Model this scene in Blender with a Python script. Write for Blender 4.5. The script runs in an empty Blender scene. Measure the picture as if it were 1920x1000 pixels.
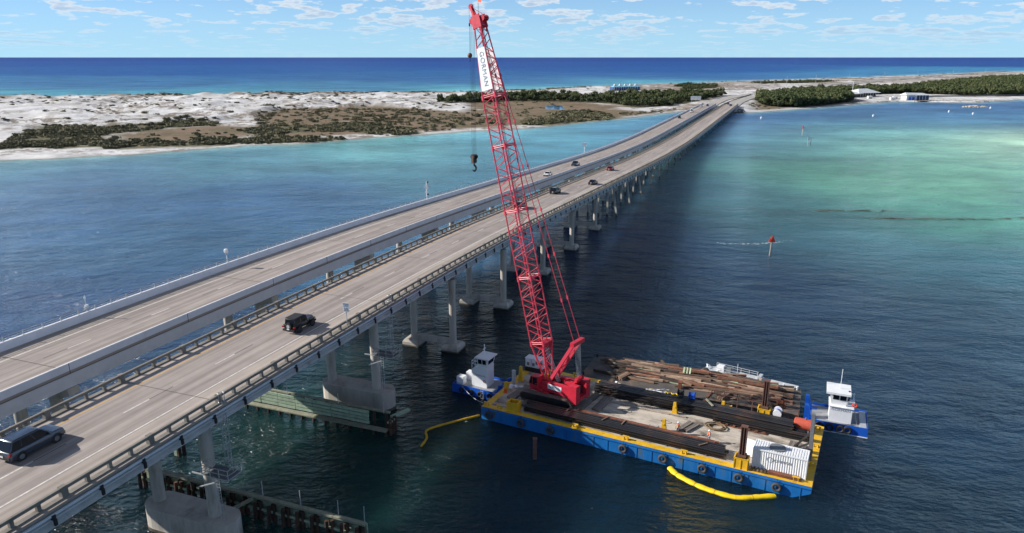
import bpy, bmesh, math, random
import numpy as np
from mathutils import Vector, Matrix, Euler
from math import sin, cos, pi, radians as R

random.seed(7); rng = np.random.default_rng(7)
sc = bpy.context.scene
COL = sc.collection

# ---------------------------------------------------------------- camera, light, exposure
CAMZ = 49.0
cd = bpy.data.cameras.new('camera'); cam = bpy.data.objects.new('camera', cd); COL.objects.link(cam)
cam.location = (0, 0, CAMZ); cam.rotation_euler = (R(90 - 16.23), 0, 0)
cd.sensor_width = 36; cd.lens = 1350 / 1920 * 36; cd.clip_start = 0.5; cd.clip_end = 120000
sc.camera = cam
SUN_EL, SUN_AZ = R(28), math.atan2(-0.996, 0.091)
world = bpy.data.worlds.new('World'); sc.world = world; world.use_nodes = True
wt = world.node_tree; wn = wt.nodes; wl = wt.links; wn.clear()
wout = wn.new('ShaderNodeOutputWorld'); bg = wn.new('ShaderNodeBackground'); wl.new(bg.outputs[0], wout.inputs[0])
sky = wn.new('ShaderNodeTexSky'); sky.sky_type = 'NISHITA'; sky.sun_disc = False
sky.sun_elevation = SUN_EL; sky.sun_rotation = SUN_AZ; sky.altitude = 0
sky.air_density = 0.3; sky.dust_density = 0.0; sky.ozone_density = 3.0
bg.inputs['Strength'].default_value = 0.135
tc = wn.new('ShaderNodeTexCoord'); sep = wn.new('ShaderNodeSeparateXYZ'); wl.new(tc.outputs['Generated'], sep.inputs[0])
def wmath(op, a, b=None, c=None, clamp=False):
    m = wn.new('ShaderNodeMath'); m.operation = op; m.use_clamp = clamp
    for i, v in enumerate((a, b, c)):
        if v is None: continue
        if isinstance(v, (int, float)): m.inputs[i].default_value = v
        else: wl.new(v, m.inputs[i])
    return m.outputs[0]
zc = wmath('MAXIMUM', sep.outputs['Z'], 0.004)
zc2 = wmath('ADD', zc, 0.012)
comb = wn.new('ShaderNodeCombineXYZ')
rxy = wmath('SQRT', wmath('ADD', wmath('MULTIPLY', sep.outputs['X'], sep.outputs['X']), wmath('MULTIPLY', sep.outputs['Y'], sep.outputs['Y'])))
wl.new(wmath('MULTIPLY', wmath('DIVIDE', sep.outputs['X'], rxy), 9.0), comb.inputs[0]); wl.new(wmath('MULTIPLY', wmath('DIVIDE', sep.outputs['Y'], rxy), 9.0), comb.inputs[1])
wl.new(wmath('MULTIPLY', wmath('LOGARITHM', zc2, 2.718), 2.6), comb.inputs[2])
n1 = wn.new('ShaderNodeTexNoise'); n1.inputs['Scale'].default_value = 3.3; n1.inputs['Detail'].default_value = 7; n1.inputs['Roughness'].default_value = 0.54
n2 = wn.new('ShaderNodeTexNoise'); n2.inputs['Scale'].default_value = 0.7; n2.inputs['Detail'].default_value = 2
wl.new(comb.outputs[0], n1.inputs['Vector']); wl.new(comb.outputs[0], n2.inputs['Vector'])
dens = wmath('ADD', wmath('MULTIPLY', n1.outputs['Fac'], 0.75), wmath('MULTIPLY', n2.outputs['Fac'], 0.42))
cl = wn.new('ShaderNodeMapRange'); cl.inputs[1].default_value = 0.602; cl.inputs[2].default_value = 0.655; wl.new(dens, cl.inputs[0])
fade = wn.new('ShaderNodeMapRange'); fade.inputs[1].default_value = 0.004; fade.inputs[2].default_value = 0.06; fade.inputs[3].default_value = 0.10; fade.inputs[4].default_value = 0.85; wl.new(sep.outputs['Z'], fade.inputs[0])
cfac = wmath('MULTIPLY', cl.outputs[0], fade.outputs[0], clamp=True)
tint = wn.new('ShaderNodeMix'); tint.data_type = 'RGBA'; tint.blend_type = 'MULTIPLY'; tint.inputs[0].default_value = 1
wl.new(sky.outputs[0], tint.inputs[6]); tint.inputs[7].default_value = (0.60, 0.80, 0.88, 1)
hz = wn.new('ShaderNodeMapRange'); hz.inputs[1].default_value = 0.0; hz.inputs[2].default_value = 0.17; hz.inputs[3].default_value = 0.85; hz.inputs[4].default_value = 0.0; hz.interpolation_type = 'SMOOTHSTEP'; wl.new(sep.outputs['Z'], hz.inputs[0])
hmix = wn.new('ShaderNodeMix'); hmix.data_type = 'RGBA'; wl.new(hz.outputs[0], hmix.inputs[0]); wl.new(tint.outputs[2], hmix.inputs[6]); hmix.inputs[7].default_value = (2.25, 3.55, 4.25, 1)
cmix = wn.new('ShaderNodeMix'); cmix.data_type = 'RGBA'; wl.new(cfac, cmix.inputs[0]); wl.new(hmix.outputs[2], cmix.inputs[6])
ccol = wn.new('ShaderNodeMix'); ccol.data_type = 'RGBA'
shade = wn.new('ShaderNodeMapRange'); shade.inputs[1].default_value = 0.64; shade.inputs[2].default_value = 0.74; wl.new(dens, shade.inputs[0])
wl.new(shade.outputs[0], ccol.inputs[0]); ccol.inputs[6].default_value = (4.1, 4.45, 4.7, 1); ccol.inputs[7].default_value = (2.4, 3.0, 3.9, 1)
wl.new(ccol.outputs[2], cmix.inputs[7]); wl.new(cmix.outputs[2], bg.inputs['Color'])
sd = bpy.data.lights.new('sun', 'SUN'); sd.energy = 4.8; sd.angle = R(0.53); sd.color = (1, 0.945, 0.87)
so = bpy.data.objects.new('sun', sd); COL.objects.link(so)
to_sun = Vector((cos(SUN_EL) * sin(SUN_AZ), cos(SUN_EL) * cos(SUN_AZ), sin(SUN_EL)))
so.rotation_euler = to_sun.to_track_quat('Z', 'Y').to_euler(); so.location = (-100, 0, 200)
sc.view_settings.view_transform = 'Standard'; sc.view_settings.look = 'None'
sc.view_settings.exposure = 0.55; sc.view_settings.gamma = 1; sc.view_settings.use_curve_mapping = False
sc.render.engine = 'CYCLES'

# ---------------------------------------------------------------- materials
MATS = {}
def mat(name, col, rough=0.6, metal=0.0, var=0.0, scale=1.0, bump=0.0, dirt=None, dscale=0.5, dth=(0.5, 0.7), coords='Object', stretch=(1, 1, 1), alpha=1, spec=None, rand=0.0, emit=None):
    if name in MATS: return MATS[name]
    m = bpy.data.materials.new(name); m.use_nodes = True; MATS[name] = m
    nt = m.node_tree; ns = nt.nodes; lk = nt.links; b = ns['Principled BSDF']
    b.inputs['Roughness'].default_value = rough; b.inputs['Metallic'].default_value = metal
    if spec is not None: b.inputs['Specular IOR Level'].default_value = spec
    c = (*col, 1); b.inputs['Base Color'].default_value = c
    out = None
    if var or bump or dirt:
        if coords == 'World':
            t = ns.new('ShaderNodeNewGeometry').outputs['Position']
        else:
            t = ns.new('ShaderNodeTexCoord').outputs['Object']
        mp = ns.new('ShaderNodeMapping'); mp.inputs['Scale'].default_value = stretch; lk.new(t, mp.inputs[0])
        nz = ns.new('ShaderNodeTexNoise'); nz.inputs['Scale'].default_value = scale; nz.inputs['Detail'].default_value = 6; nz.inputs['Roughness'].default_value = 0.65
        lk.new(mp.outputs[0], nz.inputs['Vector'])
        mr = ns.new('ShaderNodeMapRange'); mr.inputs[1].default_value = 0.3; mr.inputs[2].default_value = 0.7
        mr.inputs[3].default_value = 1 - var; mr.inputs[4].default_value = 1 + var; lk.new(nz.outputs[0], mr.inputs[0])
        mx = ns.new('ShaderNodeMix'); mx.data_type = 'RGBA'; mx.blend_type = 'MULTIPLY'; mx.inputs[0].default_value = 1
        mx.inputs[6].default_value = c; lk.new(mr.outputs[0], mx.inputs[7]); out = mx.outputs[2]
        if dirt:
            n2 = ns.new('ShaderNodeTexNoise'); n2.inputs['Scale'].default_value = dscale; n2.inputs['Detail'].default_value = 8; n2.inputs['Roughness'].default_value = 0.7
            lk.new(mp.outputs[0], n2.inputs['Vector'])
            r2 = ns.new('ShaderNodeMapRange'); r2.inputs[1].default_value = dth[0]; r2.inputs[2].default_value = dth[1]; lk.new(n2.outputs[0], r2.inputs[0])
            m2 = ns.new('ShaderNodeMix'); m2.data_type = 'RGBA'; lk.new(r2.outputs[0], m2.inputs[0]); lk.new(out, m2.inputs[6]); m2.inputs[7].default_value = (*dirt, 1); out = m2.outputs[2]
        if bump:
            bp = ns.new('ShaderNodeBump'); bp.inputs['Strength'].default_value = bump; bp.inputs['Distance'].default_value = 0.05; lk.new(nz.outputs[0], bp.inputs['Height']); lk.new(bp.outputs[0], b.inputs['Normal'])
    if rand:
        oi = ns.new('ShaderNodeObjectInfo'); mr = ns.new('ShaderNodeMapRange'); mr.inputs[3].default_value = 1 - rand; mr.inputs[4].default_value = 1 + rand; lk.new(oi.outputs['Random'], mr.inputs[0])
        mx = ns.new('ShaderNodeMix'); mx.data_type = 'RGBA'; mx.blend_type = 'MULTIPLY'; mx.inputs[0].default_value = 1
        if out is None: mx.inputs[6].default_value = c
        else: lk.new(out, mx.inputs[6])
        lk.new(mr.outputs[0], mx.inputs[7]); out = mx.outputs[2]
    if out is not None: lk.new(out, b.inputs['Base Color'])
    return m

CONC = mat('concrete', (0.46, 0.425, 0.37), 0.85, var=0.2, scale=0.7, bump=0.3, dirt=(0.20, 0.165, 0.13), dscale=0.5, dth=(0.53, 0.76), coords='World', stretch=(1, 1, 0.25))
CONCL = mat('pale_concrete', (0.66, 0.66, 0.68), 0.85, var=0.08, scale=0.5, bump=0.15, dirt=(0.42, 0.40, 0.38), dscale=0.3, dth=(0.6, 0.95), coords='World')
CONCR = mat('weathered_rail_concrete', (0.20, 0.185, 0.16), 0.9, var=0.2, scale=1.2, bump=0.3, dirt=(0.10, 0.09, 0.075), dscale=0.8, dth=(0.5, 0.8), coords='World')
GIRD = mat('girder_concrete', (0.48, 0.475, 0.46), 0.85, var=0.15, scale=0.8, bump=0.2, dirt=(0.12, 0.11, 0.10), dscale=0.5, dth=(0.55, 0.8), coords='World', stretch=(1, 1, 0.4))
WETC = mat('waterline_concrete', (0.10, 0.085, 0.06), 0.6, var=0.4, scale=2, bump=0.5, coords='World')
WHITE = mat('white_paint', (0.78, 0.79, 0.80), 0.45, var=0.05, scale=1.5)
WHITEC = mat('container_white', (0.74, 0.75, 0.76), 0.5, var=0.05, scale=1.0, dirt=(0.28, 0.10, 0.04), dscale=0.9, dth=(0.66, 0.78))
LINE = mat('road_line_white', (0.60, 0.57, 0.54), 0.7, var=0.28, scale=3, coords='World')
YLINE = mat('road_line_yellow', (0.60, 0.33, 0.07), 0.7, var=0.2, scale=3, coords='World')
BLACKL = mat('road_line_black', (0.12, 0.105, 0.095), 0.8, var=0.3, scale=3, coords='World')
RED = mat('crane_red', (0.52, 0.022, 0.045), 0.42, var=0.2, scale=1.5, dirt=(0.28, 0.02, 0.03), dscale=0.8, dth=(0.6, 0.85))
REDL = mat('lattice_red', (0.60, 0.05, 0.085), 0.45)
DRED = mat('dark_red_lacing', (0.36, 0.03, 0.05), 0.5)
BLUE = mat('hull_blue', (0.012, 0.15, 0.44), 0.4, var=0.2, scale=0.8, dirt=(0.08, 0.115, 0.11), dscale=0.8, dth=(0.53, 0.68), stretch=(1, 1, 0.3))
TBLUE = mat('tug_blue', (0.012, 0.10, 0.50), 0.35, var=0.12, scale=1.2)
YEL = mat('safety_yellow', (0.72, 0.42, 0.02), 0.5, var=0.15, scale=1.0, dirt=(0.30, 0.19, 0.06), dscale=1.3, dth=(0.56, 0.75))
BOOMY = mat('boom_fabric_yellow', (0.85, 0.58, 0.005), 0.55, var=0.12, scale=2.0, bump=0.3)
BOOMD = mat('boom_old_yellow', (0.55, 0.32, 0.01), 0.6, var=0.25, scale=2.0, bump=0.3)
BLACK = mat('rubber_black', (0.018, 0.018, 0.02), 0.7, var=0.3, scale=3)
STEELB = mat('black_steel', (0.016, 0.016, 0.018), 0.5, var=0.5, scale=1.2)
RUST = mat('rust_steel', (0.20, 0.07, 0.035), 0.8, var=0.35, scale=2.5, dirt=(0.09, 0.04, 0.03), dscale=1.5, dth=(0.45, 0.65))
SPUD = mat('spud_brown', (0.13, 0.065, 0.05), 0.75, var=0.3, scale=2, bump=0.2)
GREY = mat('grey_steel', (0.16, 0.17, 0.18), 0.5, var=0.15, scale=2)
LGREY = mat('galvanised', (0.50, 0.52, 0.54), 0.45, metal=0.3, var=0.1, scale=4)
ALU = mat('aluminium', (0.62, 0.64, 0.65), 0.4, metal=0.35, var=0.08, scale=2)
GLASS = mat('dark_glass', (0.010, 0.014, 0.020), 0.15, spec=0.22)
MATW = mat('timber_mat_wood', (0.17, 0.145, 0.125), 0.9, var=0.35, scale=2.0, bump=0.5, stretch=(1, 6, 1), rand=0.3)
TIMB = mat('weathered_timber', (0.18, 0.115, 0.08), 0.9, var=0.45, scale=1.5, bump=0.6, stretch=(0.6, 5, 5), rand=0.6)
TIMR = mat('rusty_timber', (0.20, 0.09, 0.055), 0.9, var=0.4, scale=2.0, bump=0.6, rand=0.5)
TIMG = mat('green_timber', (0.34, 0.42, 0.28), 0.85, var=0.25, scale=2, bump=0.4, rand=0.2)
FENG = mat('fender_green', (0.33, 0.42, 0.30), 0.85, var=0.22, scale=1.5, bump=0.4, dirt=(0.14, 0.14, 0.09), dscale=1.2, dth=(0.55, 0.75), rand=0.1)
FENT = mat('fender_cap_timber', (0.25, 0.25, 0.18), 0.9, var=0.25, scale=1.5, bump=0.4)
FEND = mat('fender_pile_dark', (0.045, 0.028, 0.02), 0.9, var=0.4, scale=1.5, dirt=(0.14, 0.055, 0.03), dscale=1.0, dth=(0.5, 0.65))
ORANGE = mat('vest_orange', (0.85, 0.09, 0.03), 0.7)
TANKR = mat('red_oxide_tank', (0.50, 0.09, 0.05), 0.5, var=0.15, scale=2)
MRED = mat('marker_red', (0.80, 0.06, 0.02), 0.5)
SIGNW = mat('sign_white', (0.80, 0.82, 0.84), 0.4)
INK = mat('sign_ink', (0.03, 0.06, 0.12), 0.5)
INKG = mat('grey_ink', (0.22, 0.24, 0.27), 0.5)
ROPE = mat('rope', (0.20, 0.14, 0.08), 0.9)
WIRE = mat('wire_rope', (0.03, 0.03, 0.035), 0.5)
BARK = mat('bark', (0.11, 0.085, 0.065), 0.9, var=0.3, scale=2)
PIPE = mat('conduit', (0.50, 0.53, 0.56), 0.5, var=0.1, scale=1, coords='World')

# ---------------------------------------------------------------- mesh helpers
class MB:
    def __init__(s, M=None): s.v = []; s.f = []; s.M = M
    def add(s, vs, fs):
        o = len(s.v)
        if s.M is not None: vs = [tuple(s.M @ Vector(p)) for p in vs]
        s.v += [tuple(p) for p in vs]; s.f += [tuple(i + o for i in f) for f in fs]; return s
    def box(s, c, d, rz=0, taper=1.0, M=None):
        x, y, z = d[0] / 2, d[1] / 2, d[2] / 2
        vs = [(-x, -y, -z), (x, -y, -z), (x, y, -z), (-x, y, -z), (-x * taper, -y * taper, z), (x * taper, -y * taper, z), (x * taper, y * taper, z), (-x * taper, y * taper, z)]
        if M is not None: vs = [tuple(M @ Vector(p)) for p in vs]
        elif rz: vs = [(p[0] * cos(rz) - p[1] * sin(rz), p[0] * sin(rz) + p[1] * cos(rz), p[2]) for p in vs]
        vs = [(p[0] + c[0], p[1] + c[1], p[2] + c[2]) for p in vs]
        return s.add(vs, [(3, 2, 1, 0), (4, 5, 6, 7), (0, 1, 5, 4), (1, 2, 6, 5), (2, 3, 7, 6), (3, 0, 4, 7)])
    def beam(s, a, b, w, h, up=(0, 0, 1)):
        a = Vector(a); b = Vector(b); d = (b - a).normalized(); u = Vector(up); r = d.cross(u)
        if r.length < 1e-4: r = d.cross(Vector((1, 0, 0)))
        r.normalize(); u = r.cross(d); r = r * w / 2; u = u * h / 2
        vs = [a - r - u, a + r - u, a + r + u, a - r + u, b - r - u, b + r - u, b + r + u, b - r + u]
        return s.add(vs, [(0, 1, 2, 3), (7, 6, 5, 4), (0, 4, 5, 1), (1, 5, 6, 2), (2, 6, 7, 3), (3, 7, 4, 0)])
    def tube(s, pts, r, n=6, cap=True):
        pts = [Vector(p) for p in pts]; k = len(pts); rs = r if isinstance(r, (list, tuple)) else [r] * k; vs = []; fs = []
        ref = None
        for i, p in enumerate(pts):
            d = (pts[min(i + 1, k - 1)] - pts[max(i - 1, 0)]).normalized()
            if ref is None or abs(ref.dot(d)) > 0.98: ref = Vector((0, 0, 1)) if abs(d.z) < 0.9 else Vector((1, 0, 0))
            a = d.cross(ref).normalized(); b = a.cross(d); 
            for j in range(n):
                t = 2 * pi * j / n; vs.append(p + (a * cos(t) + b * sin(t)) * rs[i])
        for i in range(k - 1):
            for j in range(n): fs.append((i * n + j, i * n + (j + 1) % n, (i + 1) * n + (j + 1) % n, (i + 1) * n + j))
        if cap: fs.append(tuple(range(n))[::-1]); fs.append(tuple((k - 1) * n + j for j in range(n)))
        return s.add(vs, fs)
    def prism(s, poly, z0, z1, top=1.0):
        n = len(poly); cx = sum(p[0] for p in poly) / n; cy = sum(p[1] for p in poly) / n
        vs = [(p[0], p[1], z0) for p in poly] + [(cx + (p[0] - cx) * top, cy + (p[1] - cy) * top, z1) for p in poly]
        return s.add(vs, [tuple(range(n))[::-1], tuple(range(n, 2 * n))] + [(i, (i + 1) % n, n + (i + 1) % n, n + i) for i in range(n)])
    def extr(s, poly, y0, y1):   # polygon in xz swept along y
        n = len(poly); vs = [(p[0], y0, p[1]) for p in poly] + [(p[0], y1, p[1]) for p in poly]
        return s.add(vs, [tuple(range(n)), tuple(range(n, 2 * n))[::-1]] + [(i, n + i, n + (i + 1) % n, (i + 1) % n) for i in range(n)])
    def loft(s, rings, cap=True):
        n = len(rings[0]); vs = [p for r in rings for p in r]; fs = []
        for i in range(len(rings) - 1):
            for j in range(n): fs.append((i * n + j, i * n + (j + 1) % n, (i + 1) * n + (j + 1) % n, (i + 1) * n + j))
        if cap: fs.append(tuple(range(n))[::-1]); fs.append(tuple((len(rings) - 1) * n + j for j in range(n)))
        return s.add(vs, fs)
    def torus(s, c, R_, r, axis='y', n=20, m=8, sz=1.0):
        vs = []; fs = []
        for i in range(n):
            a = 2 * pi * i / n
            for j in range(m):
                b = 2 * pi * j / m; q = R_ + r * cos(b); h = r * sin(b) * sz
                p = (q * cos(a), h, q * sin(a)) if axis == 'y' else ((q * cos(a), q * sin(a), h) if axis == 'z' else (h, q * cos(a), q * sin(a)))
                vs.append((p[0] + c[0], p[1] + c[1], p[2] + c[2]))
        for i in range(n):
            for j in range(m): fs.append((i * m + j, i * m + (j + 1) % m, ((i + 1) % n) * m + (j + 1) % m, ((i + 1) % n) * m + j))
        return s.add(vs, fs)
    def mesh(s, name, m, smooth=False):
        me = bpy.data.meshes.new(name); me.from_pydata(s.v, [], s.f)
        bm = bmesh.new(); bm.from_mesh(me); bmesh.ops.recalc_face_normals(bm, faces=bm.faces); bm.to_mesh(me); bm.free()
        if smooth:
            me.shade_smooth()
            try: me.set_sharp_from_angle(angle=R(40))
            except Exception: pass
        if m: me.materials.append(m)
        return me
    def build(s, name, m, parent=None, smooth=False, loc=None, rz=0, **props):
        return link(name, s.mesh(name, m, smooth), parent, loc, rz, **props)
def link(name, me, parent=None, loc=None, rz=0, **props):
    o = bpy.data.objects.new(name, me); COL.objects.link(o)
    if parent: o.parent = parent
    if loc is not None: o.location = loc
    if rz: o.rotation_euler = (0, 0, rz)
    for k, v in props.items(): o[k] = v
    return o
def thing(name, label, cat, loc=(0, 0, 0), rz=0, group=None):
    o = link(name, None, None, loc, rz, label=label, category=cat); o.empty_display_size = 0.5
    if group: o['group'] = group
    return o
def dup(root, loc, rz=None, label=None, group=None):
    r = root.copy(); COL.objects.link(r); r.location = loc
    if rz is not None: r.rotation_euler = (0, 0, rz)
    if label: r['label'] = label
    if group: r['group'] = group
    for ch in list(root.children):
        c = ch.copy(); COL.objects.link(c); c.parent = r
        for g in list(ch.children):
            d = g.copy(); COL.objects.link(d); d.parent = c
    return r
def text(name, s, size, m, parent, M, depth=0.01, ext=None, squash=1.0):
    cu = bpy.data.curves.new(name, 'FONT'); cu.body = s; cu.size = size; cu.extrude = depth; cu.align_x = 'CENTER'; cu.align_y = 'CENTER'
    cu.space_character = 1.08
    t = bpy.data.objects.new('tmp', cu); COL.objects.link(t); dg = bpy.context.evaluated_depsgraph_get(); dg.update()
    me = bpy.data.meshes.new_from_object(t.evaluated_get(dg)); bpy.data.objects.remove(t); bpy.data.curves.remove(cu)
    me.transform(M @ Matrix.Diagonal((squash, 1, 1, 1))); me.materials.clear(); me.materials.append(m)
    return link(name, me, parent)
def face_matrix(origin, right, up):
    r = Vector(right).normalized(); u = Vector(up).normalized(); n = r.cross(u)
    return Matrix(((r.x, u.x, n.x, origin[0]), (r.y, u.y, n.y, origin[1]), (r.z, u.z, n.z, origin[2]), (0, 0, 0, 1)))
def vnoise(x, y, seed=0):
    def h(i, j): 
        v = np.sin(i * 127.1 + j * 311.7 + seed * 74.7) * 43758.5453; return v - np.floor(v)
    xi = np.floor(x); yi = np.floor(y); xf = x - xi; yf = y - yi; u = xf * xf * (3 - 2 * xf); v = yf * yf * (3 - 2 * yf)
    return (h(xi, yi) * (1 - u) + h(xi + 1, yi) * u) * (1 - v) + (h(xi, yi + 1) * (1 - u) + h(xi + 1, yi + 1) * u) * v
def fbm(x, y, o=4, seed=0):
    s = 0; a = 0.5; t = 0
    for i in range(o): s = s + a * vnoise(x * 2 ** i, y * 2 ** i, seed + i); t += a; a *= 0.5
    return s / t
def inpoly(px, py, poly):
    r = np.zeros(px.shape, bool); n = len(poly)
    for i in range(n):
        x1, y1 = poly[i]; x2, y2 = poly[(i + 1) % n]
        if y1 == y2: continue
        c = ((y1 > py) != (y2 > py)) & (px < (x2 - x1) * (py - y1) / (y2 - y1) + x1); r ^= c
    return r
def smooth01(t): t = np.clip(t, 0, 1); return t * t * (3 - 2 * t)
def grid_mesh(name, xs, ys, Z, m, attr=None):
    nx, ny = len(xs), len(ys); X, Y = np.meshgrid(xs, ys)
    co = np.stack([X.ravel(), Y.ravel(), Z.ravel()], 1).astype(np.float32)
    i = np.arange((ny - 1) * (nx - 1)); r = i // (nx - 1); c = i % (nx - 1); a = r * nx + c
    f = np.stack([a, a + 1, a + nx + 1, a + nx], 1).astype(np.int32)
    me = bpy.data.meshes.new(name); me.vertices.add(len(co)); me.vertices.foreach_set('co', co.ravel())
    me.loops.add(f.size); me.loops.foreach_set('vertex_index', f.ravel()); me.polygons.add(len(f)); me.polygons.foreach_set('loop_start', np.arange(0, f.size, 4, dtype=np.int32))
    me.polygons.foreach_set('use_smooth', np.ones(len(f), bool)); me.update()
    if attr is not None:
        for k, v in attr.items():
            A = me.color_attributes.new(k, 'FLOAT_COLOR', 'POINT'); A.data.foreach_set('color', v.astype(np.float32).ravel())
    me.materials.append(m); return link(name, me, None, None, 0, kind='structure')

# ---------------------------------------------------------------- land cover data (metres, world plan)
BAY = [(-3000, 60), (-700, 250), (-330, 330), (-251, 354), (-230, 361), (-204, 374), (-187, 384), (-166, 403), (-148, 418), (-124, 423), (-87, 458), (-56, 477), (-22, 502), (15, 521), (58, 569), (98, 610), (140, 663), (168, 692), (187, 690), (199, 672), (212, 665), (231, 678), (265, 705), (308, 735), (373, 792), (414, 825), (450, 836), (482, 826), (520, 822), (566, 850), (612, 883), (900, 1000), (1500, 1250), (3000, 1700)]
SEA = [(-3000, -600), (-1400, 400), (-800, 800), (-612, 883), (-581, 894), (-557, 918), (-524, 945), (-397, 982), (-259, 1006), (-120, 1041), (-63, 1090), (33, 1162), (128, 1267), (240, 1373), (354, 1450), (499, 1580), (656, 1694), (837, 1826), (1079, 2036), (1383, 2300), (1584, 2460), (1815, 2643), (3000, 3600)]
SCRUB = [[(-303, 440), (-331, 503), (-327, 527), (-287, 503), (-271, 531), (-254, 562), (-227, 562), (-215, 527), (-237, 515), (-254, 488), (-259, 467), (-250, 440), (-218, 412), (-243, 392), (-263, 397), (-274, 388), (-298, 423)],
 [(-242, 423), (-220, 428), (-186, 423), (-205, 478), (-182, 440), (-157, 445), (-145, 432), (-147, 424), (-179, 412), (-213, 400), (-223, 395)],
 [(-188, 495), (-172, 535), (-138, 527), (-128, 548), (-93, 531), (-57, 485), (-81, 468), (-128, 485), (-145, 471), (-162, 461)],
 [(-161, 458), (-132, 452), (-101, 455), (-101, 446), (-123, 430), (-146, 422)],
 [(4, 540), (22, 597), (49, 682), (74, 682), (88, 637), (88, 608), (48, 564), (23, 540)]]
SPARSE = [[(-133, 703), (-80, 649), (-26, 597), (0, 582), (0, 525), (-22, 515), (-57, 488), (-83, 515), (-107, 567)], [(-229, 655), (-204, 703), (-82, 703), (-60, 515), (-137, 523), (-180, 515)],
 [(90, 640), (150, 700), (170, 712), (140, 672), (100, 622)]]
WOOD_L = [(-82, 800), (-66, 850), (27, 933), (93, 875), (115, 890), (164, 949), (257, 985), (262, 920), (236, 865), (156, 742), (116, 726), (109, 780), (60, 815), (-12, 826), (-47, 790), (-70, 790)]
WOOD_R = [(298, 887), (325, 904), (375, 965), (476, 1034), (582, 1094), (833, 1383), (1013, 1571), (1143, 1662), (649, 936), (622, 936), (596, 949), (565, 985), (536, 1000), (479, 976), (437, 980), (400, 900), (378, 823), (320, 765), (278, 732), (256, 744), (277, 833)]
COAST = [[(272, 1254), (306, 1332), (361, 1305), (322, 1164), (262, 1104)], [(457, 1422), (614, 1524), (669, 1508), (529, 1372), (455, 1352)]]
MARSH = [[(-245, 423), (-257, 495), (-217, 531), (-173, 515), (-162, 452), (-186, 423), (-230, 412)], [(-222, 637), (-219, 703), (-140, 742), (-82, 703), (-28, 637), (-22, 523), (-88, 471), (-153, 444)],
 [(-38, 876), (60, 833), (113, 742), (96, 706), (139, 657), (98, 625), (58, 587), (-22, 520), (-50, 600)]]
POND = [(29, 718), (33, 756), (46, 778), (55, 750), (54, 706), (45, 692), (35, 700)]
SANDR = [[(87, 640), (83, 668), (151, 718), (240, 876), (338, 1067), (313, 976), (216, 785), (175, 706), (140, 668), (110, 640)]]
PARK = [[(375, 803), (427, 923), (493, 949), (549, 976), (590, 940), (680, 950), (600, 880), (523, 823), (446, 838), (406, 823)]]
def ys(x, L): return np.interp(x, [p[0] for p in L], [p[1] for p in L])
AZ = R(20.9); U = np.array([sin(AZ), cos(AZ)]); N = np.array([cos(AZ), -sin(AZ)])
def un(u, n, z=0.0): return Vector((u * U[0] + n * N[0], u * U[1] + n * N[1], z))
def deckz(u):   # crest at u=60, then a steady grade and a sag to the low trestle
    def f(x):
        if x < 60: return 16.4 - 1.6e-4 * (60 - x) ** 2
        if x < 150: return 16.4 - 2.4e-4 * (x - 60) ** 2
        z = 16.4 - 2.4e-4 * 8100
        if x < 275: return z - 0.0432 * (x - 150)
        z -= 0.0432 * 125; d = x - 275
        if d < 170: return z - 0.0432 * d + 0.0432 / 340 * d * d
        return z - 0.0432 * 85 - 0.0013 * (d - 170)
    return f(u)

# ---------------------------------------------------------------- land
xs = np.concatenate([np.arange(-1500, -700, 25), np.arange(-700, 700, 5), np.arange(700, 2600, 14)]).astype(float)
yy = [140.]
while yy[-1] < 3100: yy.append(yy[-1] + (30 if yy[-1] < 300 else 3 + max(0, yy[-1] - 700) * 0.008))
yy = np.array(yy); X, Y = np.meshgrid(xs, yy)
wx = X + (fbm(X / 40, Y / 40, 3, 3) - .5) * 26; wy = Y + (fbm(X / 40, Y / 40, 3, 9) - .5) * 26
bd = (Y + (fbm(X / 18, Y / 18, 3, 5) - .5) * 7) - ys(X, BAY); sdd = ys(X, SEA) - Y
inn = np.minimum(bd, sdd * 0.8)
dune = fbm(X / 34, Y / 20, 5, 11); ridge = np.exp(-((sdd - 60) / 38) ** 2)
leftness = smooth01((60 - X) / 260)
wood_any = np.zeros(X.shape, bool); scr = np.zeros(X.shape, bool); mar = np.zeros(X.shape, bool)
for p in SCRUB + COAST: scr |= inpoly(wx, wy, p)
wood_any |= inpoly(wx, wy, WOOD_L) | inpoly(wx, wy, WOOD_R)
spa = np.zeros(X.shape, bool)
for p in SPARSE: spa |= inpoly(wx, wy, p)
for p in MARSH: mar |= inpoly(wx, wy, p)
sandr = np.zeros(X.shape, bool)
for p in SANDR + PARK: sandr |= inpoly(X, Y, p)
flat = np.clip(mar * 1.0 + scr * .5 + wood_any * .8 + sandr * 1.0 + spa * .6, 0, 1)
uu = X * U[0] + Y * U[1]; nn = X * N[0] + Y * N[1]
H = -3 + 3.35 * smooth01((inn + 6) / 9) + 0.9 * smooth01(inn / 45) + (dune - .35).clip(0) * 11 * smooth01((inn - 12) / 60) * (1 - flat) * (0.25 + 0.75 * leftness) * smooth01((bd - 110) / 120) + ridge * (fbm(X / 22, Y / 22, 3, 21)) * 5.0 * smooth01(inn / 25) * (0.25 + .75 * leftness) + (fbm(X / 9, Y / 9, 3, 31) - .5) * 0.7 * smooth01(inn / 8)
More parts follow.
